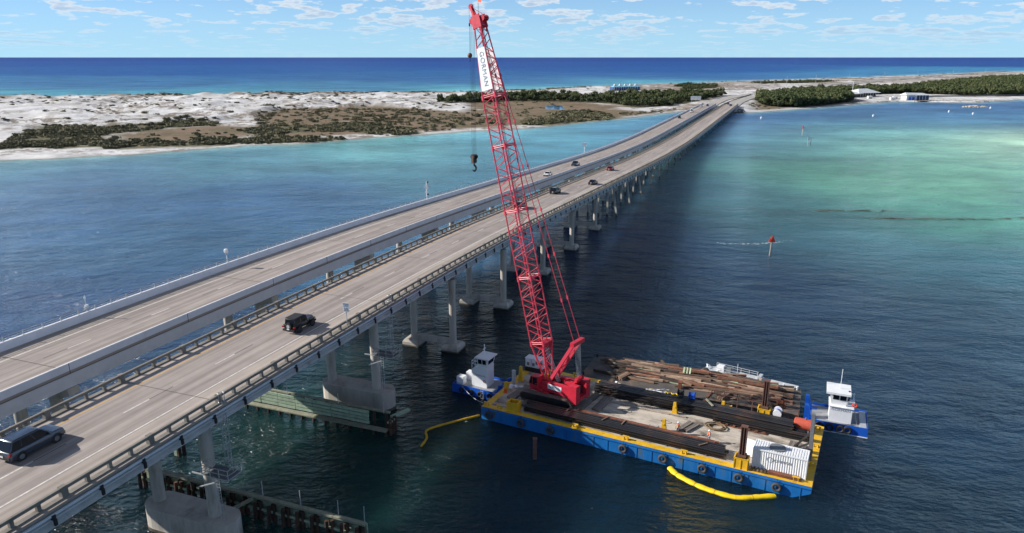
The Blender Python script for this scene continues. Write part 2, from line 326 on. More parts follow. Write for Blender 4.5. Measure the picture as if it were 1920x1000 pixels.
# causeway fill where the twin bridges land
cw = smooth01((uu - 690) / 40) * smooth01((nn + 110) / 14) * smooth01((-32 - nn) / 14) * (uu < 1000)
H = np.where(inn > -30, H * (1 - cw) + 2.9 * cw, H)
park = np.zeros(X.shape, bool)
for p in PARK: park |= inpoly(X, Y, p)
H = np.where(park, 1.35, H)
H = np.where(inpoly(X, Y, POND), -0.2 + 0.9, H)
c0 = np.zeros((*X.shape, 4)); c0[..., 0] = mar; c0[..., 1] = scr | wood_any; c0[..., 2] = spa | ((ridge > .55) & (X < 60)); c0[..., 3] = 1
def blur(a, k=1):
    for _ in range(k):
        a = a.copy(); a[1:-1, 1:-1] = (a[1:-1, 1:-1] * 2 + a[:-2, 1:-1] + a[2:, 1:-1] + a[1:-1, :-2] + a[1:-1, 2:]) / 6
    return a
cst = (sdd < 330) & (sdd > 25) & (X > 150) & (fbm(X / 60, Y / 40, 3, 41) > .40); c0[..., 2] = np.maximum(c0[..., 2], cst)
lnd = (bd > 16) & (nn > -36) & (X > 190) & (X < 400) & (Y < 900); c0[..., 0] = np.maximum(c0[..., 0], lnd); c0[..., 2] = np.maximum(c0[..., 2], (sdd > 20) & (sdd < 75) & (X < 100))
c0[..., 2] = np.maximum(c0[..., 2], (nn < -84) & (nn > -190) & (uu > 690) & (uu < 1100) & (fbm(X / 30, Y / 30, 3, 43) > .5))
c0[..., 0] = blur(c0[..., 0], 2); c0[..., 1] = blur(c0[..., 1], 1); c0[..., 2] = blur(c0[..., 2], 3)
LAND = bpy.data.materials.new('barrier_island_ground'); LAND.use_nodes = True
nt = LAND.node_tree; ns = nt.nodes; lk = nt.links; pb = ns['Principled BSDF']; pb.inputs['Roughness'].default_value = 0.95; pb.inputs['Specular IOR Level'].default_value = 0.1
at_ = ns.new('ShaderNodeVertexColor'); at_.layer_name = 'cover'; sp_ = ns.new('ShaderNodeSeparateColor'); lk.new(at_.outputs[0], sp_.inputs[0])
gp = ns.new('ShaderNodeNewGeometry')
def nz(scale, det=5, rough=0.6, nsx=ns, lkx=lk, vec=None):
    t = nsx.new('ShaderNodeTexNoise'); t.inputs['Scale'].default_value = scale; t.inputs['Detail'].default_value = det; t.inputs['Roughness'].default_value = rough
    lkx.new(vec if vec is not None else gp.outputs['Position'], t.inputs['Vector']); return t.outputs[0]
def mrng(inp, a, b, c=0., d=1., nsx=ns, lkx=lk):
    m = nsx.new('ShaderNodeMapRange'); m.inputs[1].default_value = a; m.inputs[2].default_value = b; m.inputs[3].default_value = c; m.inputs[4].default_value = d; lkx.new(inp, m.inputs[0]); return m.outputs[0]
def mixc(f, a, b, nsx=ns, lkx=lk, mode='MIX'):
    m = nsx.new('ShaderNodeMix'); m.data_type = 'RGBA'; m.blend_type = mode
    for i, v in ((0, f), (6, a), (7, b)):
        if isinstance(v, tuple): m.inputs[i].default_value = (*v, 1)
        elif isinstance(v, (int, float)): m.inputs[i].default_value = v
        else: lkx.new(v, m.inputs[i])
    return m.outputs[2]
def mmath(op, a, b, nsx=ns, lkx=lk):
    m = nsx.new('ShaderNodeMath'); m.operation = op; m.use_clamp = True
    for i, v in enumerate((a, b)):
        if isinstance(v, (int, float)): m.inputs[i].default_value = v
        else: lkx.new(v, m.inputs[i])
    return m.outputs[0]
sand = mixc(mrng(nz(0.03), .4, .65), (0.70, 0.69, 0.68), (0.50, 0.49, 0.48))
speck = mmath('MULTIPLY', mrng(nz(0.09, 8, .8), .49, .535), mrng(nz(0.012, 5, .6), .40, .52))
sand = mixc(mmath('MULTIPLY', speck, .9), sand, (0.20, 0.165, 0.13))
dgr = mixc(mrng(nz(0.09, 5, .7), .4, .62), (0.30, 0.25, 0.20), (0.13, 0.095, 0.07))
sand2 = mixc(mmath('MULTIPLY', sp_.outputs[2], mrng(nz(0.05, 6, .7), .36, .50, 0, .95)), sand, dgr)
mg = mixc(mrng(nz(0.035, 6, .65), .38, .62), (0.215, 0.155, 0.11), (0.14, 0.115, 0.07))
mg = mixc(mrng(nz(0.3, 4, .7), .5, .7, 0, .5), mg, (0.28, 0.22, 0.15))
c1 = mixc(mmath('MULTIPLY', sp_.outputs[0], mrng(nz(0.028, 6, .7), .30, .40)), sand2, mg)
gr = mixc(mrng(nz(0.1, 5), .4, .6), (0.10, 0.10, 0.055), (0.17, 0.145, 0.09))
c2 = mixc(mmath('MULTIPLY', sp_.outputs[1], mrng(nz(0.07, 5, .7), .28, .42)), c1, gr)
sz = ns.new('ShaderNodeSeparateXYZ'); lk.new(gp.outputs['Position'], sz.inputs[0])
wet = mrng(sz.outputs[2], 0.05, 0.4)
c3 = mixc(wet, (0.42, 0.39, 0.33), c2)
lk.new(c3, pb.inputs['Base Color'])
bmp = ns.new('ShaderNodeBump'); bmp.inputs['Strength'].default_value = 0.8; bmp.inputs['Distance'].default_value = 1.2; lk.new(nz(0.12, 6, .7), bmp.inputs['Height']); lk.new(bmp.outputs[0], pb.inputs['Normal'])
grid_mesh('barrier_island_terrain', xs, yy, H, LAND, {'cover': c0})
def ground(x, y):
    i = np.clip(np.searchsorted(yy, y) - 1, 0, len(yy) - 2); j = np.clip(np.searchsorted(xs, x) - 1, 0, len(xs) - 2)
    fx = (x - xs[j]) / (xs[j + 1] - xs[j]); fy = (y - yy[i]) / (yy[i + 1] - yy[i])
    return (H[i, j] * (1 - fx) + H[i, j + 1] * fx) * (1 - fy) + (H[i + 1, j] * (1 - fx) + H[i + 1, j + 1] * fx) * fy

# ---------------------------------------------------------------- water (its tint follows depth and seabed)
def lin(c): c = np.array(c) / 255.; return np.where(c < .04045, c / 12.92, ((c + .055) / 1.055) ** 2.4)
# (plan x, plan y, tint)
WC = np.array([
 (-190, 290, 66, 112, 155), (-130, 345, 84, 152, 170), (-60, 400, 92, 176, 175), (0, 440, 70, 165, 185), (30, 480, 80, 172, 190), (100, 560, 90, 178, 200), (-30, 330, 68, 142, 160), (-240, 330, 90, 160, 172),
 (-90, 260, 50, 102, 150), (-140, 220, 48, 98, 145), (-100, 190, 42, 92, 132), (-90, 140, 28, 66, 112), (-60, 110, 20, 52, 90), (-30, 200, 42, 98, 138), (0, 290, 54, 126, 155), (-75, 90, 18, 45, 78), (10, 380, 60, 150, 178),
 (60, 420, 70, 160, 185), (90, 520, 70, 160, 200),
 (-45, 70, 10, 34, 44), (-20, 75, 8, 44, 46), (-28, 84, 12, 52, 54), (0, 60, 10, 34, 46), (10, 75, 8, 30, 44), (-10, 95, 8, 26, 34), (25, 60, 12, 38, 54), (50, 70, 16, 44, 64), (60, 100, 18, 50, 76), (0, 130, 8, 24, 38), (30, 130, 12, 36, 62), (30, 170, 12, 34, 60), (60, 160, 22, 58, 92), (45, 210, 20, 54, 92), (90, 130, 26, 66, 92), (110, 170, 38, 96, 110), (90, 200, 44, 104, 118),
 (80, 240, 58, 118, 122), (140, 230, 70, 158, 132), (80, 300, 50, 112, 124), (110, 330, 84, 162, 132), (160, 300, 98, 180, 140), (210, 300, 108, 182, 142), (230, 250, 76, 156, 132), (60, 300, 24, 66, 110), (90, 400, 40, 90, 140), (150, 420, 78, 148, 150), (230, 400, 118, 192, 158), (300, 400, 172, 222, 175), (330, 430, 190, 226, 180), (250, 480, 96, 174, 158), (200, 520, 70, 126, 150), (120, 520, 48, 96, 150), (180, 620, 44, 96, 155), (330, 560, 70, 138, 168), (450, 620, 66, 132, 172), (300, 660, 62, 118, 165), (480, 760, 58, 108, 160), (600, 800, 70, 120, 165), (400, 720, 68, 120, 162),
 (-700, 1000, 70, 160, 180), (-400, 1020, 66, 160, 182), (0, 1180, 80, 180, 195), (300, 1450, 70, 160, 185), (900, 1900, 50, 125, 172), (-700, 1300, 44, 112, 162), (0, 1450, 38, 105, 160), (500, 1900, 36, 100, 160), (-300, 1200, 50, 125, 165), (1400, 2450, 48, 130, 175), (-300, 2000, 28, 98, 156), (800, 3000, 16, 84, 152), (-1000, 3000, 18, 86, 152), (0, 5000, 10, 74, 148), (4000, 6000, 10, 72, 146), (-4000, 6000, 12, 74, 148), (0, 12000, 6, 62, 142), (9000, 12000, 6, 62, 142), (-9000, 12000, 6, 62, 142), (0, 40000, 4, 54, 132), (30000, 40000, 4, 54, 132), (-30000, 40000, 4, 54, 132)], float)
def pol(x, y):
    y = np.maximum(y, 25.); r = np.hypot(x, y); return np.arctan2(x, y) * 2.2, np.log(r) * 1.6
wa, wb = pol(WC[:, 0], WC[:, 1]); wc_ = np.array([lin(c) for c in WC[:, 2:5]])
s_ = [0.]; st = 8.
while s_[-1] < 70000: s_.append(s_[-1] + st); st = 7 if s_[-1] < 700 else st * 1.09
s_ = np.array(s_); gx = np.concatenate([-s_[:0:-1], s_]); gy = np.concatenate([-s_[1:60:6][::-1], s_])
GX, GY = np.meshgrid(gx, gy); pa, pb2 = pol(GX.ravel(), GY.ravel()); col = np.zeros((pa.size, 3)); wsum = np.zeros(pa.size)
for k in range(len(WC)):
    w = np.exp(-((pa - wa[k]) ** 2 + (pb2 - wb[k]) ** 2) / (2 * 0.16 ** 2)) + 1e-5 / (1e-2 + (pa - wa[k]) ** 2 + (pb2 - wb[k]) ** 2) ** 2
    col += w[:, None] * wc_[k]; wsum += w
col = (col / wsum[:, None]).reshape(*GX.shape, 3)
dist_b = np.minimum(np.abs(ys(GX, BAY) - GY) / 9., np.abs(GY - ys(GX, SEA)) / 26.)
shal = np.exp(-dist_b)[..., None] * ((GX > -1500) & (GX < 2600) & (GY < 3200))[..., None] * 0.75
col = col * (1 - shal) + lin((150, 200, 190)) * shal
lum = col.mean(-1, keepdims=True); col = lum + (col - lum) * (0.80 + .08 * smooth01((np.hypot(GX, GY) - 1200) / 1500))[..., None]
nb = np.exp(-((np.hypot(GX + 10, GY - 85) / 45) ** 2))[..., None]; col = col * (1 + nb * np.array([.35, .75, .55]))
patch = fbm(GX / 60, GY / 45, 4, 51) - .5; near = np.exp(-np.hypot(GX, GY) / 1500)
col *= (1 + patch * 0.7 * near)[..., None]
opn = smooth01((np.hypot(GX, GY) - 250) / 700)     # open, wind-ruffled water mirrors less than the sheltered channel
wcol = np.concatenate([np.clip(col, 0.001, 1), (1 - opn)[..., None]], 2)
WATER = bpy.data.materials.new('sea_water'); WATER.use_nodes = True
nt = WATER.node_tree; ns2 = nt.nodes; lk2 = nt.links; wbs = ns2['Principled BSDF']
g2 = ns2.new('ShaderNodeNewGeometry').outputs['Position']
va = ns2.new('ShaderNodeVertexColor'); va.layer_name = 'tint'
A_ = dict(nsx=ns2, lkx=lk2)
mp = ns2.new('ShaderNodeMapping'); mp.inputs['Rotation'].default_value = (0, 0, R(25)); mp.inputs['Scale'].default_value = (0.55, 1.0, 1.0); lk2.new(g2, mp.inputs[0]); wv = mp.outputs[0]
big = nz(0.02, 5, .6, vec=wv, **A_); mid = nz(0.11, 5, .6, vec=wv, **A_)
cc = mixc(1.0, va.outputs[0], mrng(big, .35, .65, .74, 1.24, **A_), mode='MULTIPLY', **A_)
cc = mixc(1.0, cc, mrng(mid, .3, .7, .84, 1.16, **A_), mode='MULTIPLY', **A_)
# a few drifting weed lines and foam flecks on the shoal
mp2 = ns2.new('ShaderNodeMapping'); mp2.inputs['Rotation'].default_value = (0, 0, R(12)); mp2.inputs['Scale'].default_value = (0.25, 1.6, 1.0); lk2.new(g2, mp2.inputs[0])
weed = mrng(nz(0.035, 6, .65, vec=mp2.outputs[0], **A_), .70, .74, **A_)
cc = mixc(mmath('MULTIPLY', weed, .5, **A_), cc, (0.05, 0.07, 0.04), **A_)
foam = mmath('MULTIPLY', mrng(nz(0.9, 6, .75, vec=wv, **A_), .72, .76, **A_), mrng(nz(0.03, 3, .6, vec=wv, **A_), .60, .66, **A_), **A_)
cc = mixc(mmath('MULTIPLY', foam, .5, **A_), cc, (0.6, 0.65, 0.65), **A_)
lk2.new(cc, wbs.inputs['Base Color']); wbs.inputs['IOR'].default_value = 1.333; lk2.new(mrng(va.outputs['Alpha'], 0, 1, .45, .10, **A_), wbs.inputs['Roughness']); lk2.new(mrng(va.outputs['Alpha'], 0, 1, .10, .30, **A_), wbs.inputs['Specular IOR Level'])
h1 = nz(0.32, 3, .55, vec=wv, **A_); h2 = nz(1.3, 4, .6, vec=wv, **A_)
h0 = nz(0.07, 2, .5, vec=wv, **A_)
hh = ns2.new('ShaderNodeMath'); hh.operation = 'MULTIPLY_ADD'; lk2.new(h1, hh.inputs[0]); hh.inputs[1].default_value = 2.6; lk2.new(h2, hh.inputs[2])
wbs.subsurface_method = 'BURLEY'; wbs.inputs['Subsurface Weight'].default_value = 1.0; wbs.inputs['Subsurface Radius'].default_value = (0.8, 1.0, 1.0); wbs.inputs['Subsurface Scale'].default_value = 20.0
bw = ns2.new('ShaderNodeBump'); bw.inputs['Strength'].default_value = 1.0; bw.inputs['Distance'].default_value = 0.75; h3 = ns2.new('ShaderNodeMath'); h3.operation = 'MULTIPLY_ADD'; lk2.new(h0, h3.inputs[0]); h3.inputs[1].default_value = 5.0; lk2.new(hh.outputs[0], h3.inputs[2]); lk2.new(h3.outputs[0], bw.inputs['Height']); lk2.new(bw.outputs[0], wbs.inputs['Normal'])
grid_mesh('sea_water', gx, gy, np.zeros(GX.shape), WATER, {'tint': wcol})
pm = MB(); pm.add([(x, y, ground(x, y) * 0 + 0.82) for x, y in POND], [tuple(range(len(POND)))])
PONDM = mat('pond_water', (0.05, 0.16, 0.32), 0.1, var=0.1, scale=0.2)
pm.build('pond_water', PONDM, kind='structure')
# breakers along the gulf beach
FOAM = mat('foam', (0.75, 0.8, 0.8), 0.8, var=0.1, scale=0.5)
fo = MB(); x = -50.
while x < 1700:
    ln = random.uniform(20, 90); 
    if random.random() < .62:
        off = random.uniform(5, 34); k = 6
        a = [(x + ln * i / k, float(ys(x + ln * i / k, SEA)) + off + random.uniform(-1, 1)) for i in range(k + 1)]
        w = random.uniform(1.5, 5) * (1 + x / 900)
        fo.add([(p[0], p[1], .03) for p in a] + [(p[0], p[1] + w * sin(pi * (i + .15) / (k + .3)), .03) for i, p in enumerate(a)], [(i, i + 1, k + 2 + i, k + 1 + i) for i in range(k)])
    x += ln * random.uniform(.5, 1.2)
fo.build('surf_foam', FOAM, kind='stuff', label='thin white breakers rolling onto the gulf beach', category='foam')

# ---------------------------------------------------------------- bridges
def ribbon(sec, u0, u1, step=4.0, zf=deckz, closed=True, mb=None):
    mb = mb or MB(); k = max(1, int(math.ceil((u1 - u0) / step)))
    rings = [[un(u0 + (u1 - u0) * i / k, n, zf(u0 + (u1 - u0) * i / k) + dz) for n, dz in sec] for i in range(k + 1)]
    if closed: mb.loft(rings)
    else:
        n = len(sec); vs = [p for r in rings for p in r]
        mb.add(vs, [(i * n + j, i * n + j + 1, (i + 1) * n + j + 1, (i + 1) * n + j) for i in range(k) for j in range(n - 1)])
    return mb
def rect(n0, n1, z0, z1): return [(n0, z0), (n1, z0), (n1, z1), (n0, z1)]
U0, U1 = -30., 742.
DECKM = bpy.data.materials.new('bridge_deck_concrete'); DECKM.use_nodes = True
nt = DECKM.node_tree; ns3 = nt.nodes; lk3 = nt.links; B3 = dict(nsx=ns3, lkx=lk3); dbs = ns3['Principled BSDF']; dbs.inputs['Roughness'].default_value = 0.9
g3 = ns3.new('ShaderNodeNewGeometry').outputs['Position']
mp3 = ns3.new('ShaderNodeMapping'); mp3.vector_type = 'TEXTURE'; mp3.inputs['Rotation'].default_value = (0, 0, pi / 2 - AZ); lk3.new(g3, mp3.inputs[0])   # x along road
mp4 = ns3.new('ShaderNodeMapping'); mp4.inputs['Scale'].default_value = (0.02, 1, 1); lk3.new(mp3.outputs[0], mp4.inputs[0])
sx = ns3.new('ShaderNodeSeparateXYZ'); lk3.new(mp3.outputs[0], sx.inputs[0])
strk = mrng(nz(1.1, 4, .6, vec=mp4.outputs[0], **B3), .38, .62, .72, 1.12, **B3)
blot = mrng(nz(0.25, 6, .7, vec=mp3.outputs[0], **B3), .3, .7, .88, 1.1, **B3)
dc = mixc(1.0, (0.39, 0.335, 0.29), strk, mode='MULTIPLY', **B3); dc = mixc(1.0, dc, blot, mode='MULTIPLY', **B3)
# darker wheel-worn lanes against the paler shoulder; slab joints each 8.3 m
def band(a, b):
    return mmath('MULTIPLY', mrng(sx.outputs[1], a - .4, a + .4, **B3), mrng(sx.outputs[1], b + .4, b - .4, **B3), **B3)
# mapped y = -n
bnd = mmath('ADD', band(53.1, 60.6), band(72.3, 79.7), **B3)
dc = mixc(mmath('MULTIPLY', bnd, .85, **B3), dc, mixc(1.0, dc, (0.80, 0.80, 0.84), mode='MULTIPLY', **B3), **B3)
lk3.new(dc, dbs.inputs['Base Color'])

def make_bridge(name, label, n0, n1): return thing(name, label, 'bridge')
BB = thing('road_bridge', 'older near road bridge with open concrete post-and-beam railings and a speed limit sign', 'bridge', group='twin road bridges')
BA = thing('road_bridge', 'newer far road bridge with solid pale concrete barriers and a pipe handrail', 'bridge', group='twin road bridges')
# --- near bridge
ribbon(rect(-63.0, -49.15, -0.24, 0), U0, U1).build('deck_slab', DECKM, BB)
for i, n in enumerate((-49.62, -53.1, -56.1, -59.0, -61.9)):
    ribbon([(n - .35, -1.65), (n + .35, -1.65), (n + .35, -1.4), (n + .12, -1.2), (n + .12, -.5), (n + .3, -.242), (n - .3, -.242), (n - .12, -.5), (n - .12, -1.2), (n - .35, -1.4)], U0, U1, 8.3).build('girder', GIRD, BB)
def flat(n0, n1, u0, u1, m, name, parent, h=0.005): return ribbon([(n0, h), (n1, h)], u0, u1, 4, closed=False).build(name, m, parent)
flat(-53.12, -52.95, U0, 900, LINE, 'edge_line', BB); flat(-60.55, -60.40, U0, 900, YLINE, 'edge_line', BB)
def dashes(nc, first, cyc, white_first, parent):
    ms = {}
    u = first - cyc * 6; cnt = 0
    while u < 870:
        for (a, b, m, nm) in ((u - 3.05, u, LINE, 'lane_dash'), (u, u + 3.05, BLACKL, 'contrast_dash')) if white_first else ((u - 3.05, u, LINE, 'lane_dash'), (u - 6.1, u - 3.05, BLACKL, 'contrast_dash')):
            if b > U0 + 1: flat(nc - .07, nc + .07, a, b, m, nm, parent)
        u += cyc
dashes(-56.8, 35.7, 12.1, True, BB)
JOINT = mat('joint_dark', (0.05, 0.045, 0.04), 0.8)
PIERS_B = [.4, 25.2, 49.9, 82.2, 105.4, 129.2, 154.4, 178.4, 202.8]
BENTS = [203 + 20.3 * i + 0.4 for i in range(1, 27)]
for u in PIERS_B + [b for b in BENTS]: flat(-61.9, -50.4, u - .04, u + .04, JOINT, 'deck_joint', BB, 0.009)
# railings
beam_o = ribbon([(-49.82, .62), (-49.60, .62), (-49.60, .90), (-49.82, .90)], U0, U1).build('rail_beam', CONCR, BB)
ribbon([(-62.66, .62), (-62.42, .62), (-62.42, .90), (-62.66, .90)], U0, U1).build('rail_beam', CONCR, BB)
ribbon([(-50.0, .002), (-49.5, .002), (-49.5, .12), (-50.0, .12)], U0, U1).build('rail_curb', CONCR, BB)
ribbon([(-62.75, .002), (-62.25, .002), (-62.25, .12), (-62.75, .12)], U0, U1).build('rail_curb', CONCR, BB)
post = MB().box((0, 0, .37), (.30, .28, .51)).mesh('rail_post', CONCR); wpost = MB().box((0, 0, .54), (.55, .42, .84)).mesh('rail_post', CONCR)
cand = []; k = 0; u = 33.02 - 2.082 * 30
while u < U1: cand.append((u, k % 4 == 2)); u += 2.082; k += 1
# nearest 150 pairs as single posts, the rest joined
far_posts = MB()
for i, (u, wide) in enumerate(cand):
    for n in (-49.75, -62.5):
        z = deckz(u)
        if i < 148: link('rail_post', wpost if wide else post, BB, un(u, n, z), pi / 2 - AZ)
        else: far_posts.box(un(u, n, z + .37), (.3, .28, .51), rz=pi / 2 - AZ)
far_posts.build('rail_post', CONCR, BB, kind='stuff')
# conduit with hangers along the outer face
ribbon([(-48.98 + .13 * cos(t), -.42 + .13 * sin(t)) for t in np.arange(0, 2 * pi, pi / 3)], U0, 640, 8).build('conduit_pipe', PIPE, BB, smooth=True)
ribbon([(-49.02 + .06 * cos(t), -.80 + .06 * sin(t)) for t in np.arange(0, 2 * pi, pi / 2)], U0, 420, 8).build('conduit_pipe', PIPE, BB)
hg = MB().box((0, -.06, -.52), (.30, .22, .36)).box((0.04, -.16, -.95), (.22, .18, .55)).mesh('pipe_hanger', BLACK)
u = 2.2
while u < 420: link('pipe_hanger', hg, BB, un(u, -48.98, deckz(u)), pi / 2 - AZ); u += 4.164
# piers
def cyl(c, r, z0, z1, n=20): return MB().tube([(c[0], c[1], z0), (c[0], c[1], z1)], r, n)
def pier(u, nR, nL, parent, n_cap0, n_cap1, rad=0.62, chan=False, dcap=1.65):
    zt = deckz(u) - dcap - .003; r_ = pi / 2 - AZ
    # hammer-ended cap beam
    cm = MB(); w = n_cap1 - n_cap0; c = (n_cap0 + n_cap1) / 2
    poly = [(-w / 2, -.75), (-w / 2 + 1.9, -1.45), (w / 2 - 1.9, -1.45), (w / 2, -.75), (w / 2, 0), (-w / 2, 0)]
    cm.extr([(p[0], p[1]) for p in poly], -.68, .68)
    cm.build('pier_cap', CONC, parent, loc=un(u, c, zt), rz=-AZ)
    base = 2.9 if chan else 1.25
    for n in (nR, nL):
        p = un(u, n); MB().tube([(0, 0, base), (0, 0, zt - 1.4)], rad, 20).build('pier_column', CONC, parent, smooth=True, loc=(p.x, p.y, 0))
    if chan:
        pl = []
        for i in range(9): t = -pi / 2 + pi * i / 8; pl.append((nR + 1.1 + 1.7 * cos(t) - (nR + nL) / 2, 1.7 * sin(t)))
        for i in range(9): t = pi / 2 + pi * i / 8; pl.append((nL + 0.3 + 1.7 * cos(t) - (nR + nL) / 2, 1.7 * sin(t)))
        q = un(u, (nR + nL) / 2)
        MB().prism(pl, -2, .45).prism([(a * .998, b * .995) for a, b in pl], .45, 2.9).build('pier_footing', CONC, parent, loc=(q.x, q.y, 0), rz=-AZ)
        MB().prism([(a * 1.004, b * 1.015) for a, b in pl], -1, .38).build('waterline_stain', WETC, parent, loc=(q.x, q.y, 0), rz=-AZ)
    else:
        for n in (nR, nL):
            q = un(u, n); MB().box((0, 0, 0), (3.1, 3.3, 1.5)).box((0, 0, .99), (3.1, 3.3, .48), taper=.78).build('pier_footing', CONC, parent, loc=(q.x, q.y, 0), rz=-AZ)
            MB().box((0, 0, -.2), (3.16, 3.36, .9)).build('waterline_stain', WETC, parent, loc=(q.x, q.y, 0), rz=-AZ)
        q = un(u, (nR + nL) / 2); MB().box((0, 0, 1.45), (abs(nR - nL), .55, 1.1)).build('pier_strut', CONC, parent, loc=(q.x, q.y, 0), rz=-AZ)
for u in PIERS_B: pier(u, *((-52.4, -60.0) if u < 90 else (-51.2, -58.8)), BB, -62.2, -50.0, .66 if u in (49.9, 82.2) else .6, chan=(u in (49.9, 82.2)))
pm_ = MB().box((0, 0, 0), (.5, .5, 1)).mesh('pier_pile', CONC)
def pile(u, n0, n1, zt, parent, w=.5):
    a = un(u, n0, -1.5); b = un(u, n1, zt); MB().beam(a, b, w, w, up=(U[0], U[1], 0)).build('pier_pile', CONC, parent)
    d = (b - a); c = a + d * (2.1 / d.z); MB().beam(a, c, w + .05, w + .05, up=(U[0], U[1], 0)).build('waterline_stain', WETC, parent)
for i, u in enumerate(BENTS):
    zt = deckz(u) - 1.655
    q = un(u, -56.1, zt); MB().box((0, 0, -.5), (12.2, 1.0, 1.0)).build('pier_cap', CONC, BB, loc=q, rz=-AZ)
    for a, b in ((-49.3, -50.8), (-52.6, -52.6), (-55.6, -55.6), (-59.0, -59.0), (-62.8, -61.4)): pile(u, a, b, zt - .99, BB)
# --- far bridge
ribbon(rect(-83.0, -70.3, -0.3, 0), U0, U1).build('deck_slab', DECKM, BA)
ribbon([(-70.75, .003), (-70.3, .003), (-70.3, .88), (-70.52, .88)], U0, U1).build('barrier', CONCL, BA)
ribbon([(-82.95, .003), (-82.3, .003), (-82.62, .92), (-82.95, .92)], U0, U1).build('barrier', CONCL, BA)
ribbon(rect(-70.36, -70.28, -.36, -.302), U0, U1).build('drip_line', JOINT, BA)
for n in (-71.0, -74.3, -77.6, -80.9, -82.2):
    ribbon([(n - .4, -2.0), (n + .4, -2.0), (n + .4, -1.7), (n + .14, -1.5), (n + .14, -.6), (n + .4, -.302), (n - .4, -.302), (n - .14, -.6), (n - .14, -1.5), (n - .4, -1.7)], U0, U1, 9).build('girder', CONCL, BA)
ribbon(rect(-70.62, -70.46, -1.95, -.31), U0, U1).build('fascia_panel', CONCL, BA)
flat(-79.68, -79.52, U0, 900, LINE, 'edge_line', BA); flat(-72.0, -71.87, U0, 900, YLINE, 'edge_line', BA)
dashes(-76.1, 57.3, 12.08, False, BA)
PIERS_A = [-4., 23., 49.9, 83.6, 111.0, 137.8, 165.] + [165 + 27.2 * i for i in range(1, 22)]
for u in PIERS_A:
    if u < 300: pier(u, -73.3, -79.8, BA, -82.2, -70.2, .68, dcap=2.0)
    elif u < 735:
        zt = deckz(u) - 2.003; q = un(u, -76.3, zt); MB().box((0, 0, -.5), (12.2, 1.1, 1.0)).build('pier_cap', CONC, BA, loc=q, rz=-AZ)
        for n in (-71.5, -74.6, -78, -81.2): pile(u, n, n, zt - .99, BA, .6)
    flat(-82.2, -70.8, u - .05, u + .05, JOINT, 'deck_joint', BA, 0.009)
jm = MB().box((0, 0, .3), (.05, .03, 1.25)).mesh('barrier_joint', JOINT)
for u in [PIERS_A[i] + (PIERS_A[i + 1] - PIERS_A[i]) * f for i in range(10) for f in (0, .5)]: link('barrier_joint', jm, BA, un(u, -70.29, deckz(u) - .05), pi / 2 - AZ)
hp = MB().box((0, 0, 0.22), (.10, .12, .66)).box((0, 0, -.08), (.24, .24, .04)).mesh('handrail_post', LGREY); fp = MB()
u = U0 + 1; i = 0
while u < 560:
    if i < 130: link('handrail_post', hp, BA, un(u, -82.8, deckz(u) + .97), pi / 2 - AZ)
    else: fp.box(un(u, -82.8, deckz(u) + 1.2), (.1, .12, .66), rz=pi / 2 - AZ)
    u += 2.44; i += 1
fp.build('handrail_post', LGREY, BA, kind='stuff')
for dz in (1.48, 1.22): ribbon([(-82.8 + .05 * cos(t), dz + .05 * sin(t)) for t in np.arange(0, 2 * pi, pi / 2)], U0, 560).build('handrail_pipe', LGREY, BA)
# roadway beyond the bridges, on the causeway
ROADM = mat('coast_road_concrete', (0.36, 0.34, 0.31), 0.9, var=0.12, scale=0.2, coords='World')
def landroad(name, n0, n1):
    mb = MB(); k = 60; A = []; B = []
    for i in range(k + 1):
        t = i / k; s = 742 + 2300 * t ** 1.4
        # centreline bends to the coast
        d = s - 742; bend = 0.5 * 0.85 * max(0, d - 40) ** 2 / (max(0, d - 40) + 700)
        for L_, n in ((A, n0), (B, n1)): L_.append(un(s, n + bend * 1.0, max(3.02 if d < 60 else 2.3, 0)))
    for i in range(k + 1):
        for L_ in (A, B):
            g = ground(L_[i].x, L_[i].y); L_[i].z = max(g + .25, 1.8) if i > 3 else 3.02
    zz = [max(A[i].z, B[i].z) for i in range(k + 1)]
    zz = np.convolve([zz[0]] * 2 + zz + [zz[-1]] * 2, np.ones(5) / 5, 'valid')
    for i in range(k + 1): A[i].z = B[i].z = zz[i] + .3
    vs = A + B + [v - Vector((0, 0, 1.5)) for v in A] + [v - Vector((0, 0, 1.5)) for v in B]; m = k + 1
    mb.add(vs, [(i, i + 1, m + i + 1, m + i) for i in range(k)] + [(i, i + 1, 2 * m + i + 1, 2 * m + i) for i in range(k)] + [(m + i, m + i + 1, 3 * m + i + 1, 3 * m + i) for i in range(k)])
    return mb.build(name, ROADM, kind='structure')
landroad('coast_road', -62.9, -49.2); landroad('coast_road', -83.0, -70.4)
# causeway median barrier line
mb = MB(); 
for i in range(20): a = un(745 + i * 12, -66.3 + i * .35 + 0.02 * i * i, 3.3); b = un(745 + (i + 1) * 12, -66.3 + (i + 1) * .35 + 0.02 * (i + 1) ** 2, 3.3); mb.beam(a, b, .5, 1.1)
mb.build('median_barrier', CONCR, label='long low dark concrete barrier between the two carriageways past the bridges', category='barrier')

# speed limit sign on the near bridge
S = thing('speed_limit_sign', 'white speed limit 35 sign on a thin post above the near railing', 'road sign', un(71.6, -49.42, deckz(71.6)), -R(12))
MB().tube([(0, 0, -.2), (0, 0, 3.1)], .045, 6).build('sign_post', LGREY, S)
MB().box((0, -.06, 2.75), (.86, .03, 1.2)).build('sign_plate', SIGNW, S)
Mf = lambda x, y, z: face_matrix((x, y, z), (1, 0, 0), (0, 0, 1))
text('lettering', 'SPEED', .25, INK, S, Mf(0, -.085, 3.18), .004); text('lettering', 'LIMIT', .25, INK, S, Mf(0, -.085, 2.93), .004); text('lettering', '35', .60, INK, S, Mf(0, -.085, 2.47), .008)
